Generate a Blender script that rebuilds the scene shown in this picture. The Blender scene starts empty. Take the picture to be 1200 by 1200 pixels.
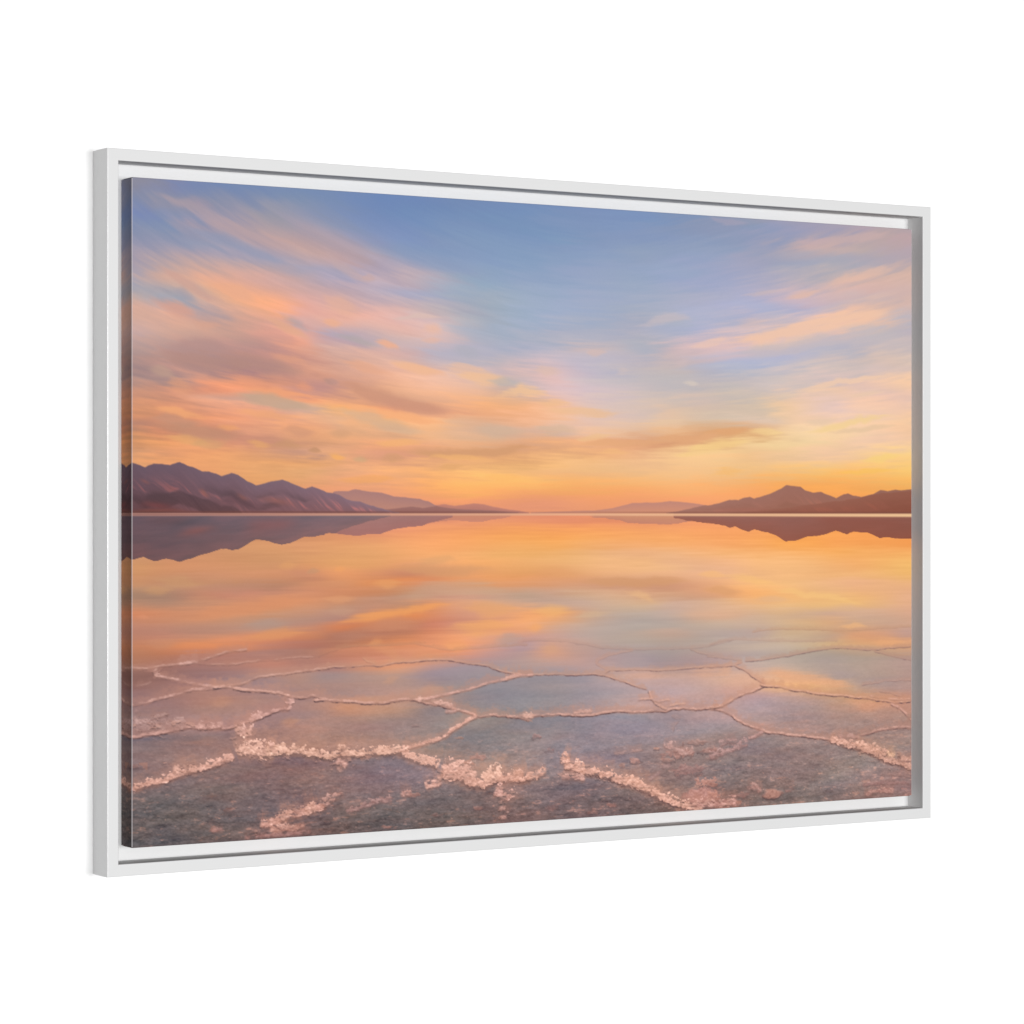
import bpy, bmesh, math, json
import numpy as np
from mathutils import Vector
np.seterr(all='ignore')
IN = 0.0254                       # the picture is laid out in inches: canvas 36 x 24
MZ = 1.5                          # height of the picture's centre above the floor, m
C = bpy.context.scene.collection
KEY_AZ, KEY_W, KEY_H, KEY_P = -22, 2.2, 1.3, 585
FILL_AZ, FILL_W, FILL_H, FILL_P = 8, 2.8, 2.4, 578
AMBIENT = 0.07
# ---------------------------------------------------------------- the printed picture, in canvas units: 1200 wide, 800 high
RNG = np.random.RandomState(7)
LAT = RNG.rand(256, 256).astype(np.float32)

def vnoise(x, y, seed=0):
    """smooth value noise, 0..1"""
    x = x + seed * 37.7; y = y + seed * 91.3
    xi = np.floor(x).astype(np.int32); yi = np.floor(y).astype(np.int32)
    fx = (x - xi).astype(np.float32); fy = (y - yi).astype(np.float32)
    fx = fx * fx * fx * (fx * (fx * 6 - 15) + 10); fy = fy * fy * fy * (fy * (fy * 6 - 15) + 10)
    x0 = xi & 255; x1 = (xi + 1) & 255; y0 = yi & 255; y1 = (yi + 1) & 255
    a = LAT[y0, x0]; b = LAT[y0, x1]; c = LAT[y1, x0]; d = LAT[y1, x1]
    return (a + (b - a) * fx) * (1 - fy) + (c + (d - c) * fx) * fy

def fbm(x, y, octaves=4, seed=0, gain=0.5):
    """fractal noise, roughly -1..1"""
    s = 0; amp = 1; tot = 0
    for k in range(octaves):
        s = s + amp * (vnoise(x * 2 ** k, y * 2 ** k, seed + 3 * k) - 0.5); tot += amp * 0.5; amp *= gain
    return s / tot

def cubic_sample(grid, x, y):
    """Catmull-Rom lookup of a colour grid at float cell coordinates"""
    n, m = grid.shape[:2]
    x = np.clip(x, 0, m - 1.001); y = np.clip(y, 0, n - 1.001)
    xi = np.floor(x).astype(int); yi = np.floor(y).astype(int)
    fx = (x - xi)[..., None]; fy = (y - yi)[..., None]
    def wts(t):
        return (-.5*t + t*t - .5*t**3, 1 - 2.5*t*t + 1.5*t**3, .5*t + 2*t*t - 1.5*t**3, -.5*t*t + .5*t**3)
    wx = wts(fx); wy = wts(fy)
    out = 0
    for j in range(4):
        yy = np.clip(yi + j - 1, 0, n - 1); row = 0
        for i in range(4):
            row = row + wx[i] * grid[yy, np.clip(xi + i - 1, 0, m - 1)]
        out = out + wy[j] * row
    return out

def sstep(a, b, x):
    t = np.clip((x - a) / (b - a), 0, 1); return t * t * (3 - 2 * t)

def roughen(pts, amp, seed, step=3.0):
    """densify a polyline (u, v, w) and shake it a little"""
    p = np.array(pts, float); out = []
    for a, b in zip(p[:-1], p[1:]):
        n = max(1, int(np.hypot(*(b - a)[:2]) / step))
        for k in range(n): out.append(a + (b - a) * k / n)
    out.append(p[-1]); q = np.array(out)
    s = np.arange(len(q)) * step
    q[:, 1] += amp * (fbm(s / 22.0, s * 0 + seed, 4, seed) + .35 * fbm(s / 5.0, s * 0 + seed, 2, seed + 4))
    q[:, 0] += amp * (fbm(s / 22.0, s * 0 + seed + 50, 4, seed + 9))
    return q

def field(pts, U, V, margin):
    """(slices, signed distance (positive above the line), t along 0..1, width) near a polyline"""
    h, w = U.shape; sx = w / 1200.0; sy = h / 800.0
    x0 = int(max(0, (pts[:, 0].min() - margin) * sx)); x1 = int(min(w, (pts[:, 0].max() + margin) * sx + 1))
    y0 = int(max(0, (pts[:, 1].min() - margin) * sy)); y1 = int(min(h, (pts[:, 1].max() + margin) * sy + 1))
    if x1 <= x0 or y1 <= y0: return None
    sl = (slice(y0, y1), slice(x0, x1)); u = U[sl]; v = V[sl]
    best = np.full(u.shape, 1e9, np.float32); sg = np.zeros_like(best); tt = np.zeros_like(best); ww = np.zeros_like(best)
    n = len(pts) - 1
    for k in range(n):
        ax, ay, aw = pts[k]; bx, by, bw = pts[k + 1]
        i0 = int(max(0, (min(ax, bx) - margin) * sx - x0)); i1 = int(max(0, (max(ax, bx) + margin) * sx - x0 + 1))
        j0 = int(max(0, (min(ay, by) - margin) * sy - y0)); j1 = int(max(0, (max(ay, by) + margin) * sy - y0 + 1))
        uu = u[j0:j1, i0:i1]; vv = v[j0:j1, i0:i1]
        if uu.size == 0: continue
        dx = bx - ax; dy = by - ay; L = dx * dx + dy * dy + 1e-9
        t = np.clip(((uu - ax) * dx + (vv - ay) * dy) / L, 0, 1)
        ex = uu - ax - t * dx; ey = vv - ay - t * dy
        d = np.sqrt(ex * ex + ey * ey); bb = best[j0:j1, i0:i1]; m = d < bb
        bb[m] = d[m]
        # side: which side of the line, 'above' meaning towards the top of the picture
        sgn = np.where(dx * ey - dy * ex < 0, 1.0, -1.0) * (1 if dx >= 0 else -1)
        sg[j0:j1, i0:i1][m] = sgn[m]
        tt[j0:j1, i0:i1][m] = ((k + t) / n)[m]; ww[j0:j1, i0:i1][m] = (aw + t * (bw - aw))[m]
    return sl, best, sg, tt, ww

def blend(img, sl, col, a):
    img[sl] = img[sl] * (1 - a[..., None]) + np.asarray(col, np.float32) * a[..., None]

def taper(pts, t, ramp):
    """fade towards both ends of a stroke: ramp in canvas units, never more than half the stroke"""
    L = np.hypot(np.diff(pts[:, 0]), np.diff(pts[:, 1])).sum() + 1e-6
    r = min(.5, ramp / L)
    return sstep(0, r, t) * sstep(0, r, 1 - t)

def slim(pts, w):
    """short strokes are thin ones"""
    L = np.hypot(np.diff(pts[:, 0]), np.diff(pts[:, 1])).sum()
    return min(1, .11 * L / w)

def ridge_line(pts, u):
    p = np.array(pts, float); return np.interp(u, p[:, 0], p[:, 1])

def paint(W, H, D):
    gx, gy = np.meshgrid((np.arange(W) + .5) / W * 1200, (np.arange(H) + .5) / H * 800)
    U = gx.astype(np.float32); V = gy.astype(np.float32)
    HZ = 401.6                                                    # waterline
    # streak coordinates: clouds fan out from the far shore
    up = np.clip((HZ - V) / 330.0, 0, 1.2) ** 1.35
    slope = np.interp(U[0], [0, 480, 640, 780, 1200], [.27, .25, .02, -.17, -.22])
    S = np.cumsum(slope) * (1200.0 / W); S -= S[int(W * .53)]
    fan = V - (S[None, :] * up * 0.95)
    st1 = fbm(U / 190, fan / 15, 5, 1); st2 = fbm(U / 70, fan / 6, 4, 2); st3 = fbm(U / 330, fan / 34, 4, 3)
    st4 = fbm(U / 34, fan / 2.6, 3, 5)
    wrp = fbm(U / 60, V / 40, 3, 4)
    # ---- sky
    su = U + 14 * wrp + 10 * st3 + 24 * st2 + 14 * st4; sv = V + 5 * st1 + 2.5 * st3 + 5 * st2 + 3 * st4 + 1.5 * wrp
    g = np.array(D['sky'], np.float32); sky = cubic_sample(g, su / 1200 * (g.shape[1] - 1), sv / D['sky_bottom'] * (g.shape[0] - 1))
    cl = sstep(-.6, .9, fbm(U / 300, fan / 60, 3, 8) + .35 * (np.abs(U - 640) / 640) - .1)   # where cloud is
    amp = (np.interp(V[:, :1], [0, 100, 230, 330, 400], [3, 6, 13, 12, 4]) * (.45 + .75 * cl))
    amp = amp * (.12 + .88 * sstep(-66, -5, sky[..., 0] - sky[..., 2]))       # clear blue stays smooth
    amp = amp * np.interp(U[0], [0, 600, 800, 1200], [1, .75, .5, .55])[None, :]
    sky = sky + (st1 * .9 + st2 * .85 + st4 * .85)[..., None] * amp[..., None] * np.array([1.25, .75, .35])
    img = sky.astype(np.float32)
    wn = .55 * st1 + .6 * st2 + .45 * st4
    for s in D['strokes']:
        p = roughen(s['p'], s.get('j', 3), s['s'], 6.0)
        f = field(p, U, V, s['w'] * 3.4)
        if f is None: continue
        sl, d, sg, t, ww = f
        tp = taper(p, t, 90)
        ww = ww * slim(p, s['w'])
        m = np.exp(-(d / (ww * (.35 + .75 * tp))) ** 2) * tp
        m = sstep(.1, .9, m + .55 * wn[sl] * sstep(0, .3, m))
        blend(img, sl, s['c'], np.clip(m * s['o'] * 1.2, 0, .95))
    # ---- water
    ws1 = fbm(U / 150, V / 7, 4, 11); ws2 = fbm(U / 50, V / 2.4, 3, 12); ws3 = fbm(U / 240, V / 30, 3, 13)
    wu = U + 16 * ws3 + 8 * wrp + 10 * ws1; wv = V + 3 * ws1 + 2.5 * ws3 + 2.6 * ws2
    g = np.array(D['water'], np.float32); wt = D['water_top']
    wat = cubic_sample(g, wu / 1200 * (g.shape[1] - 1), (np.maximum(wv, wt) - wt) / (800 - wt) * (g.shape[0] - 1))
    far = 1 - sstep(560, 640, V)
    wat = wat + ((ws1 * 5.0 + ws2 * 4.2) * (.35 + .65 * far))[..., None] * np.array([1.1, .9, .7])
    wat = wat.astype(np.float32)
    for s in D['wstrokes']:
        p = roughen(s['p'], s.get('j', 3), s['s'], 6.0)
        f = field(p, U, V, s['w'] * 3.4)
        if f is None: continue
        sl, d, sg, t, ww = f
        tp = taper(p, t, 80)
        ww = ww * slim(p, s['w'])
        m = np.exp(-(d / (ww * (.35 + .75 * tp))) ** 2) * tp
        m = sstep(.05, .95, m + (.3 * ws1[sl] + .22 * ws2[sl]) * sstep(0, .3, m))
        blend(wat, sl, s['c'], np.clip(m * s['o'], 0, 1))
    # ---- hills above the waterline
    for k, h in enumerate(D['hills']):
        r = ridge_line(h['p'], U[0]) + 1.0 * fbm(U[0] / 14, U[0] * 0 + 5 * k, 4, 20 + k) * h.get('rough', 1)
        dep = V - r[None, :]
        inside = (U >= h['p'][0][0]) & (U <= h['p'][-1][0])
        a = np.clip(dep / 1.6 + .5, 0, 1) * inside
        q = np.clip(dep / np.maximum(HZ - r, 4)[None, :], 0, 1)[..., None]
        px = (U[..., None] - h['p'][0][0]) / (h['p'][-1][0] - h['p'][0][0])
        c = np.array(h['top']) * (1 - q) + np.array(h['base']) * q
        c = c + (np.array(h.get('right', [0, 0, 0])) * px)
        if h.get('fold'):
            # gullies running down the flank and warm light catching them
            n1 = fbm((U - 1.5 * dep) / 7, (dep + .2 * U) / 34, 4, 30 + k); n2 = fbm((U - 2.2 * dep) / 60, dep / 16, 3, 34 + k)
            band = np.exp(-((dep / np.maximum(HZ - r, 4)[None, :] - .62 + .12 * n2) / .22) ** 2)
            c = c + (n1 * 7 * np.sqrt(q[..., 0]))[..., None] * np.array([1.1, .8, .8]) * h['fold']
            c = c + (sstep(.05, .55, n1 + .45 * n2) * sstep(-.15, .25, n2) * band)[..., None] * np.array([38, 12, 6]) * h['fold']
            c = c - (sstep(-.05, .4, -n2) * sstep(.2, .55, q[..., 0]))[..., None] * np.array([20, 13, 14]) * h['fold']
        img = img * (1 - a[..., None]) + c * a[..., None]
    for s in D['hillstrokes']:
        p = roughen(s['p'], .8, s['s'], 4.0); f = field(p, U, V, s['w'] * 3.2)
        sl, d, sg, t, ww = f
        m = np.exp(-(d / ww) ** 2) * taper(p, t, 40)
        blend(img, sl, s['c'], m * s['o'])
    # ---- their reflections
    for k, h in enumerate(D['mirrors']):
        r = ridge_line(h['p'], U[0]) + .8 * fbm(U[0] / 9, U[0] * 0 + 5 * k, 3, 40 + k) * h.get('rough', 1)
        dep = r[None, :] - V
        inside = sstep(h['p'][0][0], h['p'][0][0] + 12, U) * (1 - sstep(h['p'][-1][0] - 12, h['p'][-1][0], U)) if h.get('soft') else ((U >= h['p'][0][0]) & (U <= h['p'][-1][0]))
        a = np.clip(dep / 1.5 * h.get('edge', 2.2) + .5, 0, 1) * inside * h.get('o', 1)
        q = np.clip(dep / np.maximum(r - HZ, 4)[None, :], 0, 1)[..., None]
        px = (U[..., None] - h['p'][0][0]) / (h['p'][-1][0] - h['p'][0][0])
        c = np.array(h['top']) * q + np.array(h['base']) * (1 - q) + np.array(h.get('right', [0, 0, 0])) * px
        n1 = fbm(U / 60 - V / 40, V / 9 + U / 60, 4, 50 + k)
        c = c + (n1 * 12)[..., None] * np.array([1.3, .5, .4]) * h.get('fold', 0) + (ws2 * 2)[..., None]
        wat = wat * (1 - a[..., None]) + c * a[..., None]
    for s in D['mirrorstrokes']:
        p = roughen(s['p'], .8, s['s'], 4.0); f = field(p, U, V, s['w'] * 3.2)
        sl, d, sg, t, ww = f
        m = np.exp(-(d / ww) ** 2) * taper(p, t, 40)
        blend(wat, sl, s['c'], m * s['o'])
    # ---- salt flat
    hmap = .6 * fbm(U / 9, V / 5, 3, 81) + .5 * fbm(U / 4, V / 2.8, 2, 82)
    dy = max(1, int(round(1.7 * H / 800)))
    emb = np.zeros_like(hmap); emb[:-dy] = hmap[dy:] - hmap[:-dy]           # ledges: lit above, dark below
    grain1 = fbm(U / 48, V / 9, 5, 61); grain2 = fbm(U / 15, V / 3.6, 3, 62); grain3 = fbm(U / 5, V / 1.9, 2, 63)
    bot = sstep(620, 790, V)
    tex = (grain1 * 7 + grain2 * 11 + grain3 * 12) * (.26 + .85 * bot) * sstep(570, 640, V) - emb * 9 * bot
    wat = wat + tex[..., None] * np.array([1.12, .95, .9])
    grit = fbm(U / 2.1, V / 1.3, 2, 67)
    tex2 = grit * (3 + 6 * bot) * sstep(590, 660, V)
    wat = wat + tex2[..., None] + bot[..., None] * np.array([4, 0, 2])
    hue = (fbm(U / 30, V / 7, 4, 68) + .6 * fbm(U / 120, V / 40, 2, 69)) * sstep(590, 700, V)
    wat = wat + hue[..., None] * np.array([5, -.5, -3])
    spk = sstep(.32, .8, fbm(U / 11, V / 3.2, 4, 64) + .3 * grain1 + .10 * bot - .08) * bot
    wat = wat + spk[..., None] * np.array([42, 23, 15])
    flk = .7 * sstep(.58, .9, fbm(U / 4.5, V / 2.2, 2, 65) + .25 * grain2) * bot
    wat = wat + flk[..., None] * np.array([54, 33, 24])
    drk = sstep(.2, .8, fbm(U / 22, V / 5.0, 4, 66) - .2 * grain1) * bot
    wat = wat - drk[..., None] * np.array([17, 16, 14])
    rough1 = fbm(U / 8, V / 5, 4, 71, .65); rough2 = fbm(U / 3.4, V / 2.6, 2, 72)
    for s in D['patches']:                                     # low crusts of salt
        u0, v0, ru, rv = s['p']
        x0, x1 = int(max(0, (u0 - 2 * ru) / 1200 * W)), int(min(W, (u0 + 2 * ru) / 1200 * W)); y0, y1 = int(max(0, (v0 - 2 * rv) / 800 * H)), int(min(H, (v0 + 2 * rv) / 800 * H))
        sl = (slice(y0, y1), slice(x0, x1))
        rr = np.sqrt(((U[sl] - u0) / ru) ** 2 + ((V[sl] - v0) / rv) ** 2) + (.95 if s['k'] else .3) * rough1[sl] + .25 * rough2[sl] * (1 if s['k'] else .2)
        lo = np.sqrt(((U[sl] - u0) / ru) ** 2 + ((V[sl] - v0 - 2.2) / rv) ** 2) + (.95 if s['k'] else .3) * rough1[sl]
        sh = (1 - sstep(.8, 1.05, lo)) * (1 - s['k'] * .4)
        blend(wat, sl, (88, 68, 70), np.clip(sh * .75 * s['o'], 0, 1))
        a = (1 - sstep(.62, 1.05, rr)) * np.clip(.85 + .5 * grain2[sl] * s['k'], 0, 1)
        c = np.array(s['c'], np.float32) + (rough2[sl] * 18 + rough1[sl] * 14 - emb[sl] * 34 - (V[sl] - v0) / rv * 10)[..., None] * np.array([1, .9, .85])
        wat[sl] = wat[sl] * (1 - (a * s['o'])[..., None]) + c * (a * s['o'])[..., None]
    for s in D['cracks']:
        p = roughen(s['p'], s.get('j', 2.0), s['s'], 3.0)
        wmax = p[:, 2].max()
        f = field(p, U, V, wmax * 2.6 + 8)
        if f is None: continue
        sl, d, sg, t, ww = f
        r1 = rough1[sl]; r2 = rough2[sl]; o = s['o']; e1 = emb[sl]
        endf = taper(p, t, 5) if s.get('taper', 1) else 1.0
        ww = ww * (.45 + .55 * endf) * (1 + .32 * sstep(3.5, 6, ww))
        k = np.clip(ww / 6.5, .3, 1)                             # how coarse the crust is here
        sd = d * sg                                              # + above the line
        gap = np.clip(1 - s.get('gap', .12) * 1.4 * sstep(-.05, .45, -grain2[sl] * .8 - r1 * .5), 0, 1)
        # shadow edge under the crust
        dk = np.exp(-((sd + .30 * ww + .7 + .6 * r1) / (.8 + .17 * ww)) ** 2) * s.get('dark', .7) * o * (.85 if o < .72 else 1) * endf * np.clip(.85 + .8 * r1, .25, 1.2)
        blend(wat, sl, s.get('dc', (92, 70, 70)), np.clip(dk * (.3 + .7 * gap), 0, .95))
        # crust: a thin skirt and a bright crest
        e = ww * (.66 + (.95 * r1 + .45 * r2) * k)
        thin = 1 - sstep(3, 5, ww)
        skirt = (1 - sstep(.4, 2.2, np.where(sd > 0, sd / (ww * (1.2 + .9 * thin) + .6), -sd / (.5 * ww + .3)) + (.9 + .5 * thin) * r1 + .4 * thin * grain2[sl])) * (.40 + .12 * thin) * o * endf * gap
        blend(wat, sl, np.array(s['c']) - 18, np.clip(skirt, 0, 1))
        top = (1 - sstep(-1.1, 1.1, np.where(sd > 0, sd - e, -sd - .45 * e))) * np.clip(ww / 2.5, .3, 1) * np.where(ww < 4, np.clip(.85 + .9 * grain2[sl] + .6 * r1, .2, 1), 1)
        col = np.array(s['c'], np.float32) + ((r2 * 17 + r1 * 16 - e1 * 44 + grit[sl] * 14) * k + np.clip(sd / (ww + 1), -1, 1) * 10 - 5 + 9 * grain2[sl])[..., None] * np.array([1.0, .95, .92]) + np.array([2, 7, 12])
        a = np.clip(top * o * gap * endf, 0, 1)[..., None]
        wat[sl] = wat[sl] * (1 - a) + col * a
        pit = sstep(.35, .8, -r1 - .3 * r2) * np.exp(-(sd / (ww + 1)) ** 2) * np.clip((ww - 2) / 4, 0, 1) * .5 * endf
        blend(wat, sl, (112, 84, 80), pit)
    near = np.zeros_like(U)
    for s in D['cracks']:
        p = np.array(s['p'], float)
        if p[:, 2].max() < 6.5: continue
        f = field(p, U, V, 34)
        if f is None: continue
        sl, d = f[0], f[1]
        near[sl] = np.maximum(near[sl], np.exp(-(d / 12) ** 2))
    crumb = sstep(.42, .75, fbm(U / 6.5, V / 3.2, 3, 91) + .35 * near + .5 * grain1 - .2) * sstep(.05, .5, near)
    shade = np.zeros_like(crumb); shade[2:] = crumb[:-2]
    wat = wat * (1 - (.16 * shade * (1 - crumb))[..., None])
    wat = wat * (1 - (.5 * crumb)[..., None]) + np.array([206, 156, 140]) * (.5 * crumb)[..., None]
    # ---- join sky and water at the far shore
    b = np.clip((V - HZ) / 1.2 + .5, 0, 1)[..., None]
    img = img * (1 - b) + wat * b
    # pale salt shore
    sw = np.interp(U[0], [0, 600, 1200], [1.9, 1.5, 2.6])[None, :]; sc = np.interp(U[0], [0, 600, 1200], [402.3, 402.5, 404.0])[None, :]
    sh = np.exp(-(np.abs(V - sc) / sw) ** 3)[..., None]
    scol = np.stack([np.interp(U[0], [0, 200, 600, 1200], [192, 205, 236, 250]), np.interp(U[0], [0, 200, 600, 1200], [140, 150, 178, 208]), np.interp(U[0], [0, 200, 600, 1200], [126, 130, 142, 158])], -1)[None]
    img = img * (1 - .92 * sh) + scol * .92 * sh
    dl = np.exp(-((V - 402.6) / .7) ** 2) * (1 - sstep(0, 330, U)) * .55
    img = img * (1 - dl[..., None]) + np.array([120, 80, 78]) * dl[..., None]
    dl = np.exp(-((V - (sc - sw - 1.2)) / 1.0) ** 2) * np.interp(U[0], [0, 300, 500, 560, 800, 1200], [.7, .6, .35, .12, .4, .6])[None, :]
    img = img * (1 - dl[..., None]) + np.array([112, 68, 60]) * dl[..., None]
    # a trace of print grain
    img = img + (RNG.rand(H, W).astype(np.float32) - .5)[..., None] * 2.0
    return np.clip(img, 0, 255)
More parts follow.
